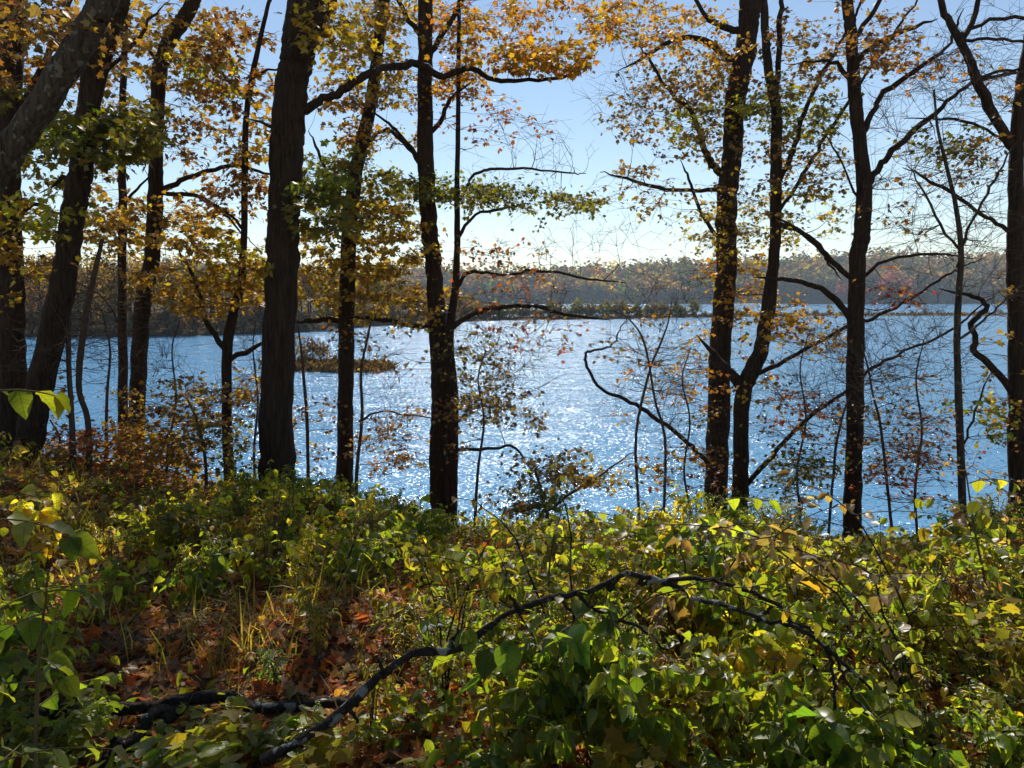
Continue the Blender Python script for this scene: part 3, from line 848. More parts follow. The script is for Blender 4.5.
bank_tree("forest_tree", "straight single trunk with bare spreading limbs, between the pair and the thin one", "tree", 10.6,
          [(852, 535, 20), (853, 490, 19), (855, 406, 18), (856, 323, 18), (858, 256, 17), (862, 233, 17), (864, 183, 16), (859, 133, 14), (854, 83, 13), (851, 33, 12), (846, -15, 11)],
          limbs=[[(866, 190, 8), (877, 170, 7), (891, 153, 7), (917, 127, 6), (937, 112, 5), (961, 89, 4), (990, 78, 4), (1020, 72, 3)], [(862, 135, 7), (873, 112, 6), (884, 93, 6), (911, 73, 5), (935, 55, 4), (950, 42, 3), (955, 28, 3)],
                 [(855, 62, 6), (870, 50, 5), (884, 40, 5), (914, 27, 4)], [(852, 42, 6), (868, 20, 5), (884, -10, 4)], [(852, 85, 5), (842, 68, 5), (831, 60, 4), (812, 62, 2)], [(850, 318, 7), (838, 302, 7), (824, 290, 6), (801, 281, 5), (779, 279, 4)], [(852, 280, 7), (838, 266, 6), (827, 256, 6), (815, 242, 5), (790, 225, 3)],
                 [(860, 282, 5), (872, 268, 4), (895, 258, 3), (930, 254, 3), (950, 256, 2)], [(858, 200, 3), (845, 170, 2), (835, 150, 2)]],
          clusters=[(845, 50, 30, 50, 18, 'rust', 10, .5), (885, 40, 28, 30, 14, 'rust', 10, .5), (910, 110, 50, 45, 24, 'bare', 0, .5), (940, 75, 60, 40, 26, 'bare', 0, .5), (915, 70, 10, 8, 5, 'orange', 8, .2), (950, 70, 40, 20, 8, 'orange', 3, .4), (900, 180, 50, 50, 16, 'bare', 0, .5), (895, 200, 30, 40, 8, 'rust', 5, .4), (920, 280, 40, 30, 10, 'bare', 0, .5), (895, 355, 75, 55, 22, 'bare', 0, .5), (900, 410, 60, 40, 10, 'rust', 3, .5), (900, 285, 30, 20, 6, 'red', 5, .4), (870, 170, 12, 25, 6, 'bare', 0, .3)],
          top=7, crown_pal='rust', crown_n=60)
bank_tree("slender_tree", "thin grey upright trunk left of the trunk at the right edge", "tree", 9.4,
          [(963, 520, 8), (959, 406, 7.5), (957, 340, 7), (959, 290, 6.5), (961, 256, 6), (958, 220, 5), (950, 180, 4), (938, 130, 3), (934, 90, 2)],
          limbs=[[(959, 262, 4), (970, 225, 3), (990, 190, 3), (1005, 160, 2)], [(958, 340, 3), (985, 320, 2.5), (1005, 300, 2)], [(960, 250, 3), (940, 225, 3), (920, 185, 2)], [(960, 452, 3), (972, 425, 2.5), (984, 390, 2)]],
          clusters=[(950, 215, 45, 40, 26, 'bare', 0, .3), (985, 200, 30, 40, 14, 'bare', 0, .3), (930, 170, 40, 30, 12, 'bare', 0, .3), (985, 415, 20, 25, 9, 'lime', 6, .2), (950, 240, 60, 15, 14, 'bare', 0, .3), (985, 305, 30, 30, 8, 'bare', 0, .3)],
          top=0, bark=M_BARKG)
bank_tree("forked_tree", "forked bare trunk at the right edge with a twisted low limb", "tree", 9.8,
          [(1019, 500, 22), (1018, 440, 20), (1018, 389, 19), (1017, 323, 18), (1015, 256, 17), (1016, 200, 16), (1017, 150, 14), (1021, 95, 13), (1030, 40, 12), (1036, -15, 11)],
          limbs=[[(1014, 148, 11), (994, 117, 10), (977, 83, 10), (968, 58, 9), (959, 38, 8), (946, 14, 7), (936, -12, 6)], [(962, 42, 6), (973, 20, 6), (981, -12, 5)], [(965, 32, 4), (985, 22, 4), (1010, 18, 4), (1035, 20, 3)], [(970, 40, 3.5), (1000, 39, 3), (1030, 42, 2.5)], [(975, 78, 3), (1000, 72, 3), (1030, 66, 2.5)],
                 [(1013, 392, 9), (1002, 378, 8), (991, 366, 8), (978, 355, 7), (973, 346, 7), (976, 338, 6), (971, 326, 7), (978, 317, 6), (985, 310, 6), (984, 302, 5), (975, 297, 5), (964, 294, 4)],
                 [(1012, 240, 5), (1006, 229, 5), (984, 217, 4), (951, 193, 4), (925, 178, 3)], [(1012, 148, 4), (990, 132, 3), (960, 120, 3), (930, 119, 2)]],
          clusters=[(970, 70, 45, 60, 30, 'bare', 0, .4), (1000, 60, 30, 60, 18, 'bare', 0, .4), (955, 140, 30, 22, 14, 'olive', 8, .3), (985, 160, 30, 30, 10, 'rust', 6, .3), (1005, 330, 20, 60, 8, 'gold', 6, .3), (1008, 420, 16, 40, 12, 'gold', 8, .3), (985, 250, 35, 30, 14, 'bare', 0, .3), (1000, 100, 25, 25, 5, 'orange', 5, .3)],
          top=6, crown_pal='rust', crown_n=40)

# saplings, thin stems between the trees
def sapling(label, d, trace, clusters=(), limbs=(), leaf=.06, bark=None):
    trace = [(x, y, w * .78) for x, y, w in trace]
    return bank_tree("sapling", label, "sapling", d, trace, limbs=limbs, clusters=clusters, leaf=leaf, bark=bark or M_TWIG)


sapling("leaning crooked sapling right of the dark curving trunk at left", 9.2, [(90, 505, 9), (88, 423, 8), (79, 390, 8), (82, 340, 9), (90, 295, 8), (97, 262, 7), (102, 240, 5)], [(95, 300, 40, 40, 12, 'bare', 0, .3), (60, 400, 30, 40, 8, 'rust', 6, .3)])
sapling("upright thin sapling close beside the dark curving trunk at left", 8.8, [(73, 512, 9), (72, 423, 8), (69, 370, 7), (68, 322, 7), (66, 300, 5)], [(60, 350, 35, 45, 12, 'bare', 0, .3), (80, 480, 35, 25, 8, 'red', 10, .3)])
sapling("twiggy sapling with red leaves left of the slim trunk bending right", 10.5, [(105, 500, 5), (106, 450, 5), (107, 395, 4), (110, 350, 3), (102, 310, 2)], [(105, 340, 40, 50, 16, 'bare', 0, .4), (100, 460, 50, 30, 22, 'red', 12, .4), (160, 470, 40, 25, 16, 'red', 10, .4)])
sapling("thin sapling just right of the thickest trunk", 12.0, [(308, 470, 5), (307, 420, 5), (303, 370, 4), (300, 340, 3), (296, 320, 2)], [(310, 430, 25, 40, 10, 'rust', 8, .3)])
sapling("thin forked sapling right of the straight dark trunk", 12.2, [(357, 468, 5), (362, 416, 4.5), (361, 373, 4), (367, 340, 3.5), (372, 318, 2)], [(375, 400, 30, 50, 14, 'bare', 0, .4), (385, 440, 30, 25, 12, 'rust', 8, .4), (360, 350, 25, 25, 6, 'rust', 8, .3)], limbs=[[(361, 420, 3), (380, 412, 2), (400, 414, 2), (420, 416, 1.5)]])
sapling("left one of the two bare saplings leaning together over the lake", 10.5, [(639, 512, 4), (636, 436, 4), (649, 373, 3.5), (660, 345, 3), (668, 323, 2), (672, 300, 1.5)], [(650, 350, 30, 50, 12, 'bare', 0, .3), (660, 370, 30, 40, 8, 'orange', 4, .3)])
sapling("right one of the two bare saplings leaning together over the lake", 10.4, [(664, 514, 4), (665, 440, 4), (655, 400, 3.5), (645, 345, 3), (630, 320, 2), (612, 310, 1.5)], [(650, 400, 35, 50, 12, 'bare', 0, .3), (655, 470, 25, 20, 6, 'gold', 6, .3)])
sapling("thin sapling with rusty leaves right of the single straight trunk", 9.8, [(896, 570, 5), (890, 512, 4.5), (881, 429, 4), (873, 395, 3), (869, 372, 3), (862, 345, 2)], [(905, 430, 48, 50, 34, 'rust', 5, .4), (900, 480, 45, 30, 18, 'red', 5, .4), (880, 400, 45, 40, 16, 'bare', 0, .4)], leaf=.05)
sapling("crooked short sapling left of the single straight trunk", 10.2, [(831, 500, 4), (834, 470, 4), (836, 445, 4), (843, 415, 3), (850, 395, 2)], [(825, 440, 30, 40, 14, 'rust', 5, .3), (810, 465, 30, 20, 12, 'green', 8, .3)])
sapling("yellow leaved sapling low in front of the lake, left of the thickest trunk", 9.6, [(205, 520, 6), (206, 470, 5), (200, 430, 4), (188, 400, 3)], [(190, 410, 45, 30, 18, 'gold', 7, .3), (150, 450, 40, 25, 20, 'gold', 10, .3), (215, 450, 35, 30, 14, 'olive', 10, .3)])
sapling("dark leaved sapling hanging low before the glittering water in the centre", 9.2, [(552, 560, 6), (548, 520, 5), (541, 490, 4), (535, 470, 3)], [(545, 470, 26, 14, 14, 'brown', 14, .2), (540, 500, 22, 16, 14, 'green', 12, .2), (590, 480, 26, 9, 12, 'gold', 11, .2), (520, 505, 15, 15, 6, 'rust', 10, .2)], limbs=[[(549, 510, 3), (575, 490, 3), (600, 476, 2.5), (614, 465, 2)]])

sapling("bare sapling with pinkish brown leaves between the single trunk and the thin grey trunk", 9.6, [(918, 545, 4), (915, 490, 4), (922, 430, 3), (916, 380, 2.5), (924, 340, 1.5)], [(920, 410, 45, 55, 22, 'rust', 3, .4), (925, 460, 45, 35, 16, 'red', 4, .4), (920, 370, 50, 45, 18, 'bare', 0, .4)], leaf=.05)
sapling("twiggy sapling rising over the lake between the crooked trunk and the single trunk", 10.8, [(800, 512, 4), (797, 470, 3.5), (806, 420, 3), (800, 370, 2), (808, 335, 1.5)], [(800, 430, 38, 45, 20, 'rust', 4, .4), (800, 480, 35, 22, 20, 'olive', 8, .4), (800, 380, 45, 45, 18, 'bare', 0, .4)], leaf=.05)
sapling("thin sapling with bronze leaves between the thickest trunk and the wavy trunk", 11.2, [(256, 500, 4), (254, 450, 3.5), (258, 400, 3), (253, 350, 2), (256, 320, 1.5)], [(256, 420, 25, 45, 16, 'rust', 6, .4), (256, 370, 30, 45, 16, 'bare', 0, .4)], leaf=.05)
sapling("spindly sapling with copper leaves in front of the gap between the two bending trunks", 10.4, [(165, 505, 5), (168, 450, 4), (176, 400, 3), (172, 350, 2), (180, 320, 1.5)], [(175, 390, 40, 40, 20, 'bare', 0, .4), (170, 440, 40, 35, 18, 'rust', 8, .4), (120, 420, 30, 35, 10, 'gold', 6, .4)])
sapling("low red leaved sapling at the foot of the dark curving trunk at left", 9.6, [(55, 500, 5), (52, 470, 4), (60, 440, 3), (50, 420, 2)], [(60, 460, 55, 28, 30, 'red', 12, .5), (110, 480, 45, 18, 22, 'red', 12, .5)])
sapling("drooping sapling with brown leaves close right of the joined central pair", 11.0, [(475, 520, 5), (478, 470, 4), (484, 420, 3), (478, 380, 2), (486, 350, 1.5)], [(490, 395, 30, 20, 12, 'brown', 12, .3), (500, 370, 45, 40, 14, 'bare', 0, .3), (470, 430, 25, 30, 8, 'rust', 8, .3)])
sapling("bare shoot with few orange leaves at the feet of the right-hand pair", 11.0, [(690, 510, 4), (684, 470, 3), (690, 420, 2.5), (682, 380, 2), (690, 350, 1.5)], [(690, 420, 35, 60, 20, 'bare', 0, .3), (690, 470, 30, 25, 14, 'rust', 6, .3), (700, 390, 25, 30, 8, 'orange', 6, .3)])

# ------------------------------------------------------------------ fallen wood
def fallen(name, label, rows, subs=(), bark=M_DEAD, cat="branch", k=.60):
    pts = np.array([[*P(x, y, d), w * .5 * d / FPX] for x, y, w, d in rows])
    base = pts[0, :3].copy(); base[2] = float(ground(base[0], base[1]))
    t = thing(name, base, label, cat)
    sp = spline(pts, 90)
    sp[:, 3] *= k * (1 + .10 * np.sin(np.arange(len(sp)) * .7) * np.sin(np.arange(len(sp)) * .23))
    kn = np.linspace(0, 1, 17); uu = np.linspace(0, 1, len(sp))
    sp[:, :3] += np.stack([np.interp(uu, kn, rng.normal(0, .016, 17)) for _ in range(3)], 1) * np.sin(np.pi * uu)[:, None]
    sp[1:-1, :3] += rng.normal(0, .0022, (len(sp) - 2, 3))
    mb = MB(); tube(mb, sp[:, :3], sp[:, 3], 12, 0, lump=.11)
    mb.build("stem", bark, t, base, smooth=True)
    for s in subs:
        q = np.array([[*P(x, y, d), w * .5 * d / FPX] for x, y, w, d in s])
        j = int(np.argmin(np.linalg.norm(sp[:, :3] - q[0, :3], axis=1)))
        q = np.concatenate([[[*sp[j, :3], q[0, 3]]], q])
        q = spline(q, 24); q[1:-1, :3] += rng.normal(0, .004, (22, 3))
        mb = MB(); tube(mb, q[:, :3], np.clip(q[:, 3], .002, 1), 7, 0, lump=.08)
        mb.build("side_branch", bark, t, base, smooth=True)
    return t


fallen("fallen_branch", "black arching fallen branch with pale lichen in the foreground", 
       [(262, 760, 18, 2.49), (300, 738, 18, 2.518), (342, 712, 17, 2.562), (385, 675, 15, 2.607), (442, 649, 14, 2.652), (492, 622, 12, 2.698), (542, 602, 11, 2.72), (592, 592, 10, 2.743), (636, 585, 9, 2.743), (683, 590, 8, 2.743), (704, 602, 8, 2.72), (751, 615, 7.5, 2.698), (797, 629, 7, 2.652), (827, 649, 7, 2.607), (871, 689, 6, 2.562)],
       [[(640, 583, 5, 2.743), (690, 578, 5, 2.765), (727, 584, 5, 2.743), (767, 599, 4.5, 2.72), (794, 622, 4, 2.675), (818, 634, 3, 2.652)], [(560, 598, 4, 2.698), (575, 618, 3.5, 2.675), (588, 640, 3, 2.652), (592, 668, 2.5, 2.63)], [(580, 596, 4, 2.72), (600, 612, 4, 2.698), (640, 628, 3.5, 2.675), (668, 650, 3, 2.652)], [(835, 655, 4, 2.585), (850, 690, 3.5, 2.562), (868, 715, 3, 2.518)], [(827, 650, 4, 2.607), (834, 690, 3.5, 2.585), (830, 760, 3, 2.518)], [(385, 675, 5, 2.6), (379, 659, 3.5, 2.6)], [(450, 645, 5, 2.65), (460, 631, 3.5, 2.65)], [(520, 610, 5, 2.7), (510, 595, 3.5, 2.7)], [(610, 589, 5, 2.74), (618, 576, 3.5, 2.74)], [(760, 617, 5, 2.7), (772, 607, 3.5, 2.7)], [(348, 708, 5, 2.56), (358, 722, 3.5, 2.56)]])
fallen("fallen_log", "dark fallen log lying across the leaf litter at lower left",
       [(20, 722, 13, 3.05), (60, 714, 14, 3.1), (133, 709, 14, 3.15), (207, 703, 13, 3.2), (267, 708, 13, 3.15), (345, 704, 11, 3.2), (420, 712, 7, 3.2)], cat="log", k=.95)
fallen("fallen_log", "short thick rotten log slanting below the long fallen log",
       [(95, 770, 17, 2.75), (125, 745, 16, 2.85), (160, 718, 14, 2.95), (185, 706, 12, 3.02)], cat="log", k=.95)

# ------------------------------------------------------------------ undergrowth
LIMX = [-100, 0, 60, 130, 200, 250, 300, 400, 440, 470, 560, 640, 690, 760, 820, 850, 950, 975, 1030, 1130]
LIMY = [462, 474, 495, 503, 490, 464, 466, 492, 512, 528, 526, 516, 494, 482, 500, 540, 540, 490, 470, 465]


def max_h(px, d):
    lim = np.interp(px, LIMX, LIMY)
    if d < 2.85:                                          # nothing tall in front of the fallen branch
        lim = max(lim, np.interp(px, [150, 300, 385, 492, 592, 700, 827, 900, 960], [680, 735, 675, 620, 585, 585, 620, 600, 520]) + random.uniform(-48, 28))
    x = (px - 512) / FPX * d
    v = F + X * (px - 512) / FPX + U * (384 - lim) / FPX
    return CAM_Z + v[2] * d / v[1] - float(ground(x, d))


def plant_mesh(kind, h, pn):
    """one plant about h metres tall, stems in one mesh, leaves in another"""
    sb, lb = MB(), MB()
    if kind == 'shrub': ns, gap, ls, tm, sprd = 7, .065, .085, OVATE, .55
    elif kind == 'broad': ns, gap, ls, tm, sprd = 4, .08, .13, BROAD, .5
    elif kind == 'fine': ns, gap, ls, tm, sprd = 9, .04, .042, OVATE, .5
    elif kind == 'cane': ns, gap, ls, tm, sprd = 4, .13, .07, OVATE, .9
    elif kind == 'weed': ns, gap, ls, tm, sprd = 6, .035, .075, NARROW, .25
    else: ns, gap, ls, tm, sprd = 5, .06, .09, OVATE, .5
    ls *= rng.uniform(.72, 1.28); gap *= rng.uniform(.85, 1.3)
    if kind in ('shrub', 'broad'): tm = [OVATE, BROAD, NARROW, blade(.26, 5, .12, .3, .05, .8), LOBED][rng.choice(5, p=[.28, .3, .1, .22, .1])]
    for k in range(ns):
        a = rng.uniform(0, 6.28); L_ = h * rng.uniform(.75, 1.1); out = sprd * h * rng.uniform(.3, 1.25)
        p = spline([(0, 0, -.03), (math.cos(a) * out * .25, math.sin(a) * out * .25, L_ * .45), (math.cos(a + .2) * out * .65, math.sin(a + .2) * out * .65, L_ * .82), (math.cos(a + .3) * out * 1.1, math.sin(a + .3) * out * 1.1, L_ * rng.uniform(.8, 1.0))], 10)
        p[1:] += rng.normal(0, .010, (9, 3))
        stems = [p]
        tube(sb, p, np.linspace(.0035 + .0035 * h, .0015, 10), 4, 0, cap=False)
        nb = {'shrub': 5, 'broad': 2, 'fine': 7, 'weed': 1, 'cane': 2}.get(kind, 3)
        for q in range(nb):
            i = rng.integers(3, 9); b = p[i]; v = rng.normal(0, 1, 3) * np.array([1, 1, .35]); v[2] += .35; v /= np.linalg.norm(v)
            l2 = h * rng.uniform(.18, .42)
            s = np.linspace(0, 1, 6)[:, None]
            br = b + v * l2 * s - np.array([0, 0, 1]) * s ** 2 * l2 * .25
            tube(sb, br, np.linspace(.0028, .0012, 6), 3, 0, cap=False)
            stems.append(br)
        for st in stems:
            ln = np.sum(np.linalg.norm(np.diff(st, axis=0), axis=1))
            n = max(2, int(ln / gap)); start = .25 if st is p else .1
            u = np.linspace(start, 1.0, n)
            idx = u * (len(st) - 1); i0 = np.clip(idx.astype(int), 0, len(st) - 2); fr = (idx - i0)[:, None]
            pos = st[i0] * (1 - fr) + st[i0 + 1] * fr
            dr = st[i0 + 1] - st[i0]
            yaw0 = np.arctan2(-dr[:, 0], dr[:, 1])
            for sgn in (1, -1):
                keep = rng.random(n) < .86
                m = int(keep.sum())
                if m == 0: continue
                leaves(lb, tm, pos[keep], yaw0[keep] + sgn * rng.uniform(.6, 1.5, m), rng.normal(-.42, .42, m), rng.normal(0, .5, m), ls * rng.uniform(.42, 1.35, m) * (1 - .25 * u[keep]), pal(pn, m), 0)
    return sb, lb


def plant_proto(name, kind, h, pn):
    t = bpy.data.objects.new(name, None); t.empty_display_size = .1
    sb, lb = plant_mesh(kind, h, pn)
    sb.build("stem", M_DEAD if kind == 'cane' else M_STEM, t); lb.build("foliage", M_HERB, t, smooth=True)
    t["h"] = h
    return t


LAND = [(20, "the curving trunk"), (135, "the bending trunk"), (228, "the wavy trunk"), (277, "the thickest trunk"), (346, "the straight dark trunk"), (446, "the central pair"), (560, "the open water"), (650, "the two saplings"), (728, "the right-hand pair"), (852, "the single trunk"), (962, "the grey trunk"), (1018, "the edge trunk")]


def where(px, d):
    nm = min(LAND, key=lambda q: abs(q[0] - px))[1]
    if d > 9: return "at the foot of " + nm
    if d > 5.5: return "midway down slope below " + nm
    if d > 3.9: return "behind fallen branch, below " + nm
    return "close to the camera below " + nm


KIND_INFO = {
    'shrub': ("leafy_shrub", "shrub", ["bushy shrub", "spreading shrub"], "leafy shrubs of the undergrowth"),
    'broad': ("broadleaf_plant", "plant", ["broadleaf plant", "broadleaf seedling"], "broad leaved plants of the undergrowth"),
    'fine': ("small_leaf_shrub", "shrub", ["twiggy shrub", "fine leaved bush"], "small leaved shrubs of the undergrowth"),
    'cane': ("arching_cane", "cane", ["arching cane", "thin stemmed cane"], "arching canes of the undergrowth"),
    'weed': ("tall_weed", "weed", ["upright weed", "wispy weed"], "narrow leaved weeds of the undergrowth"),
}
CWORD = {'green': 'dark green', 'lime': 'yellow green', 'olive': 'olive green', 'yellow': 'yellow', 'red': 'red', 'weed': 'drab green', 'gold': 'golden', 'rust': 'rusty', 'pale': 'grey green', 'brown': 'brown'}
PROTO = {}
plants_made = []
seen_labels = {}


def plant(kind, pn, px, d, hscale=1.0, hmax=None):
    if 50 < px < 350 and 3.1 < d < 4.7 and random.random() < .35: d += 1.7   # an open patch of fallen leaves
    x = (px - 512) / FPX * d
    key = (kind, pn)
    var = PROTO.setdefault(key, [])
    if len(var) < 5:
        hh = {'shrub': .9, 'broad': .6, 'fine': .9, 'weed': .7, 'cane': 1.0}[kind]
        t = plant_proto(KIND_INFO[kind][0], kind, hh, pn); link(t); var.append(t)
    else:
        src = random.choice(var)
        t = src.copy(); COL.objects.link(t)
        for ch in src.children:
            c = ch.copy(); COL.objects.link(c); c.parent = t
    mh = max_h(px, d)
    want = {'shrub': .85, 'broad': .55, 'fine': .8, 'weed': .65, 'cane': 1.0}[kind] * hscale
    hi = (.7, 1.3) if d < 6 and px > 430 and kind in ('cane', 'broad') else (.5, 1.08)
    hh = max(.16, min(want, mh * random.uniform(*hi)))
    s = hh / t["h"]
    xy = min(1.5, max(s, .55))
    t.location = (x, d, float(ground(x, d)))
    t.rotation_euler = (random.uniform(-.08, .08), random.uniform(-.08, .08), random.uniform(0, 6.28))
    t.scale = (xy, xy, s)
    nm, cat, words, grp = KIND_INFO[kind]
    size = "tall" if hh > .75 else "low" if hh < .38 else "knee high"
    lab = "%s %s %s %s" % (size, CWORD[pn], words[len(seen_labels) % 2], where(px, d))
    seen_labels.setdefault(lab, []).append((px, t))
    tag(t, lab, cat, grp)
    plants_made.append(t)
    return t


def region(kind, pns, n, px0, px1, d0, d1, hs=1.0):
    for k in range(n):
        px = px0 + (px1 - px0) * (k + random.random()) / n
        plant(kind, random.choice(pns), px, random.uniform(d0, d1), hs * random.uniform(.7, 1.15))


# far edge of the bank
region('fine', ['lime', 'green'], 7, 235, 430, 8.5, 11.5, 1.2)
region('shrub', ['green', 'lime'], 8, 235, 420, 8.2, 10.5, 1.1)
region('broad', ['lime', 'yellow'], 12, 100, 430, 6.0, 9.0, 1.1)
region('weed', ['brown', 'gold'], 10, 120, 460, 5.5, 9.0, .9)
region('fine', ['rust', 'red'], 8, 20, 240, 8.0, 11)
region('fine', ['olive', 'lime'], 9, 430, 700, 8.5, 12.5, .8)
region('fine', ['olive', 'pale', 'green'], 9, 690, 850, 8.0, 11.5, 1.0)
region('fine', ['olive', 'weed'], 8, 830, 1024, 8.0, 11.5, .9)
region('weed', ['weed', 'olive'], 16, 380, 1024, 7.0, 12, 1.0)
# middle slope
region('shrub', ['lime', 'olive'], 9, 0, 440, 5.5, 8.5, .75)
region('weed', ['weed', 'olive', 'lime'], 16, 20, 520, 4.6, 8.0, .8)
region('broad', ['lime', 'olive', 'yellow'], 16, -10, 520, 5.0, 8.5, 1.0)
region('shrub', ['lime', 'yellow', 'olive'], 12, 90, 480, 6.0, 9.5, .9)
region('shrub', ['lime', 'olive', 'yellow'], 16, 430, 1040, 5.2, 8.5, .85)
region('weed', ['weed', 'olive'], 14, 560, 1024, 4.4, 7.0, .8)
region('broad', ['lime', 'green'], 12, 60, 430, 4.6, 6.5, .8)
# foreground, right of the fallen branch
region('broad', ['lime', 'green', 'olive'], 13, 480, 1060, 3.7, 5.0, 1.2)
region('shrub', ['lime', 'olive'], 10, 520, 1060, 3.6, 5.0, .85)
region('broad', ['lime', 'green', 'yellow'], 18, 440, 1080, 2.45, 3.6, .8)
region('weed', ['weed', 'pale'], 14, 200, 700, 2.7, 4.0, .6)
region('shrub', ['lime', 'olive', 'green'], 7, 560, 1100, 2.35, 3.3, .8)
region('broad', ['green', 'lime', 'olive'], 10, 460, 900, 2.2, 2.6, .7)
region('fine', ['olive', 'lime', 'green'], 5, 430, 1080, 2.4, 3.6, .5)
region('weed', ['brown', 'weed'], 10, 600, 1080, 2.6, 4.2, .7)
region('broad', ['olive', 'lime', 'green'], 8, -40, 420, 2.3, 3.0, .4)
region('cane', ['lime', 'brown', 'olive'], 20, 400, 1080, 2.5, 5.0, 1.0)
region('cane', ['brown', 'olive', 'lime'], 12, 20, 420, 4.4, 9.0, 1.0)
region('broad', ['lime', 'green', 'lime', 'olive'], 7, 440, 900, 2.35, 2.65, .95)
# foreground, left
region('broad', ['green', 'lime'], 7, 60, 460, 2.4, 2.9, .4)
region('broad', ['green', 'olive'], 4, 300, 480, 3.2, 4.3, .5)
region('shrub', ['green', 'lime'], 4, -70, 40, 2.2, 3.6, .9)
region('weed', ['weed', 'pale'], 5, 0, 330, 3.2, 4.6, .45)


# alike neighbours are told apart by their order from the left
ORD = ["leftmost", "second leftmost", "third leftmost", "fourth leftmost", "fifth leftmost", "sixth leftmost"]
for lab, lst in seen_labels.items():
    if len(lst) > 1:
        lst.sort(key=lambda q: q[0])
        for i, (px, t) in enumerate(lst):
            t["label"] = ("rightmost" if i == len(lst) - 1 else ORD[min(i, 5)]) + " " + lab


# the tall leafy stem close by at the left edge
def tall_stem(px, d, top_y, label, pn, lean=0.1):
    x = (px - 512) / FPX * d
    g = float(ground(x, d)); topz = P(px, top_y, d)[2]
    t = thing("leafy_sapling", (x, d, g), label, "sapling")
    h = topz - g
    sb, lb = MB(), MB()
    p = spline([(0, 0, -.05), (.02, 0, h * .35), (lean * .4, .02, h * .7), (lean, .0, h)], 14)
    tube(sb, p, np.linspace(.009, .003, 14), 5)
    for k in range(9):
        i = 4 + k; b = p[min(i, 13)]; a = k * 2.4 + rng.uniform(-.4, .4); l2 = rng.uniform(.12, .3)
        s = np.linspace(0, 1, 5)[:, None]
        v = np.array([math.cos(a), math.sin(a), .25])
        br = b + v * l2 * s - np.array([0, 0, 1]) * s ** 2 * l2 * .3
        tube(sb, br, np.linspace(.003, .0015, 5), 4)
        n = 5
        pos = br[[1, 2, 3, 4, 4]]
        yaw = math.atan2(-v[0], v[1]) + np.array([.9, -.9, .9, -.6, .1])
        leaves(lb, BROAD, pos, yaw, rng.normal(-.65, .3, n), rng.normal(0, .45, n), rng.uniform(.055, .09, n), pal(pn, n), 0)
    sb.build("stem", M_STEM, t); lb.build("foliage", M_HERB, t, smooth=True)
    return t


tall_stem(-44, 1.9, 350, "tall leafy stem close to the camera at the left edge", 'green', .06)
tall_stem(-4, 2.1, 570, "shorter leafy stem close to the camera at the lower left edge", 'green', .1)
tall_stem(1000, 3.6, 470, "tall leafy stem with bright yellow green leaves at the right edge", 'lime', -.12)
tall_stem(545, 3.9, 505, "tall leafy stem above the arch of the fallen branch, before the gap of water", 'lime', .1)
tall_stem(700, 3.9, 490, "tall leafy stem reaching up before the right-hand pair of trunks", 'lime', .15)
tall_stem(945, 3.3, 560, "leafy stem beside the lower right leaf litter", 'lime', .1)

# ground cover and litter: uncountable
def scatter(n, px0, px1, d0, d1, power=1.0):
    d = d0 + (d1 - d0) * rng.random(n) ** power
    px = rng.uniform(px0, px1, n)
    x = (px - 512) / FPX * d
    return x, d, ground(x, d)


lit = MB()
for tm_, nn_, a_, b_ in ((LOBED, 17000, .04, .085), (OVATE, 26000, .035, .075)):
    x, y, z = scatter(nn_, -120, 1150, 2.0, 12, 1.25)
    n = len(x)
    leaves(lit, tm_, np.stack([x, y, z + rng.uniform(.003, .05, n)], 1), rng.uniform(0, 6.28, n), rng.normal(.05, .45, n), rng.normal(0, .55, n), rng.uniform(a_, b_, n), pal('litter', n), 0)
# sticks lying about
for k in range(420):
    x, y, z = scatter(1, -100, 1120, 2.1, 8)
    a = rng.uniform(0, 6.28); l_ = rng.uniform(.12, .6)
    p_ = np.array([x[0], y[0], 0]) + np.outer(np.linspace(-.5, .5, 5) * l_, [math.cos(a), math.sin(a), 0]) + rng.normal(0, .008, (5, 3))
    p_[:, 2] = ground(p_[:, 0], p_[:, 1]) + .02 + np.linspace(0, rng.uniform(0, .12), 5)
    tube(lit, p_, np.linspace(.005, .002, 5), 4, 1)
tag(lit.build("leaf_litter", [M_LITTER, M_TWIG]), "red brown fallen leaves carpeting the forest floor", "leaf litter", kind="stuff")

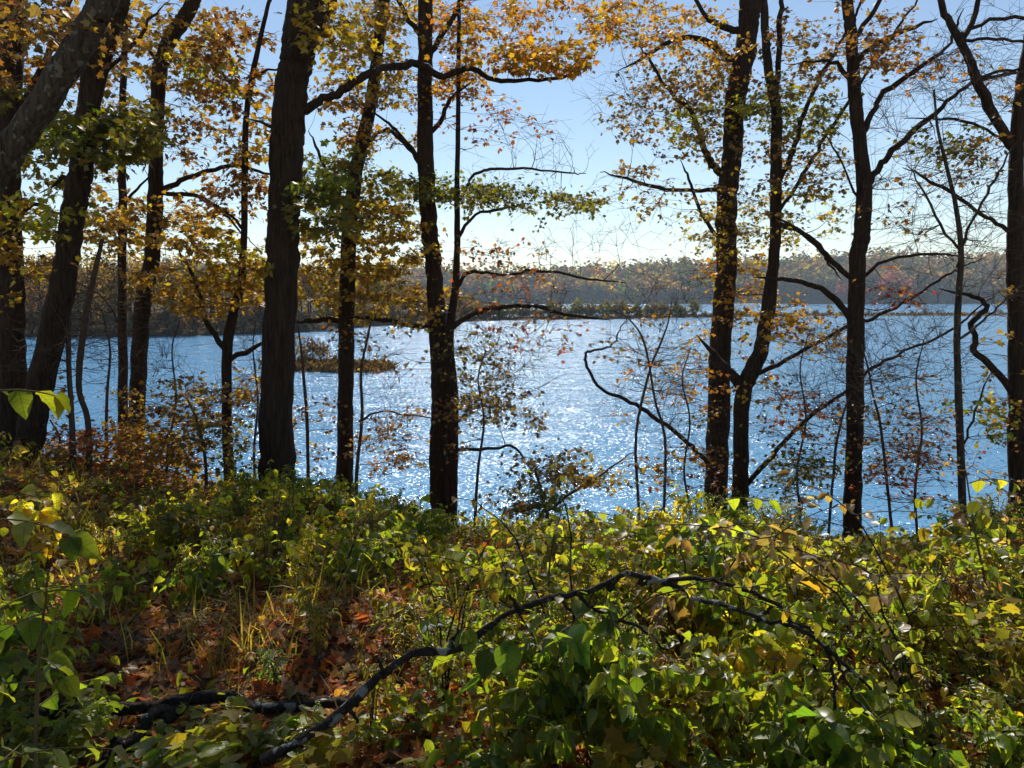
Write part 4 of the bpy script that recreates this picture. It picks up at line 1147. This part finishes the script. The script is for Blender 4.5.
gc = MB()
for (nn, a, b, d0, d1, pn, hz) in [(7000, -100, 1130, 4.6, 12.5, 'weed', .30), (5000, -100, 1130, 5.0, 13, 'olive', .30), (2300, 420, 1130, 2.2, 5, 'lime', .22), (1200, 420, 1130, 2.2, 5, 'olive', .22), (700, -100, 480, 2.4, 5, 'green', .14), (3000, 100, 700, 4.5, 9, 'lime', .3)]:
    x, y, z = scatter(nn, a, b, d0, d1)
    cl = np.sin(x * 2.1 + 1.3 * np.sin(y * 1.7)) + np.sin(y * 2.7 + x) + rng.normal(0, .7, nn) > -.2
    cl &= ~((px_of(x, y) > 70) & (px_of(x, y) < 330) & (y > 3.2) & (y < 4.4) & (rng.random(nn) < .7))
    x, y, z = x[cl], y[cl], z[cl]; n = len(x)
    leaves(gc, OVATE, np.stack([x, y, z + hz * rng.random(n) ** 1.3], 1), rng.uniform(0, 6.28, n), rng.normal(-.45, .6, n), rng.normal(0, .7, n), rng.uniform(.04, .10, n), pal(pn, n), 0)
tag(gc.build("ground_cover", M_HERB), "low tangle of small green leaves covering the slope", "ground cover", kind="stuff")

gr = MB()
bl = np.array([(-.012, 0, 0), (.012, 0, 0), (-.011, .4, .02), (.011, .4, .02), (-.007, .75, -.06), (.007, .75, -.06), (0, 1, -.22)])
bf4 = np.array([(0, 1, 3), (0, 3, 2), (2, 3, 5), (2, 5, 4), (4, 5, 6)])
for (nn, a, b, d0, d1, sz) in [(1500, -60, 340, 3.6, 8.5, .30), (1800, 200, 1100, 2.6, 9, .30)]:
    x, y, z = scatter(nn // 12, a, b, d0, d1)
    x = np.repeat(x, 12) + rng.normal(0, .06, len(x) * 12); y = np.repeat(y, 12) + rng.normal(0, .06, len(y) * 12); n = len(x)
    leaves(gr, (bl, bf4), np.stack([x, y, ground(x, y)], 1), rng.uniform(0, 6.28, n), rng.uniform(.6, 1.35, n), rng.normal(0, .2, n), sz * rng.uniform(.5, 1.3, n), pal('weed', n) * 1.1, 0)
tag(gr.build("grass", M_HERB), "thin green and straw coloured grass on the slope", "grass", kind="stuff")

# ------------------------------------------------------------------ air
def haze(density):
    mb = MB()
    x0, x1, y0, y1, z0, z1 = -1800, 1800, -60, 1600, -14, 92
    v = [(x, y, z) for z in (z0, z1) for y in (y0, y1) for x in (x0, x1)]
    mb.add(v, [(0, 2, 3, 1), (4, 5, 7, 6), (0, 1, 5, 4), (2, 6, 7, 3), (0, 4, 6, 2), (1, 3, 7, 5)])
    m, nt, out = new_mat("haze_air")
    pv = nt.nodes.new("ShaderNodeVolumePrincipled")
    pv.inputs["Color"].default_value = (.62, .80, 1, 1)
    pv.inputs["Density"].default_value = density
    pv.inputs["Anisotropy"].default_value = .2
    nt.links.new(pv.outputs[0], out.inputs["Volume"])
    o = mb.build("haze", m)
    tag(o, "thin blue autumn haze over the lake", "haze", kind="stuff")


HAZE = 0.00018
if HAZE: haze(HAZE)
print("plants", len(plants_made), "labels", len(seen_labels))
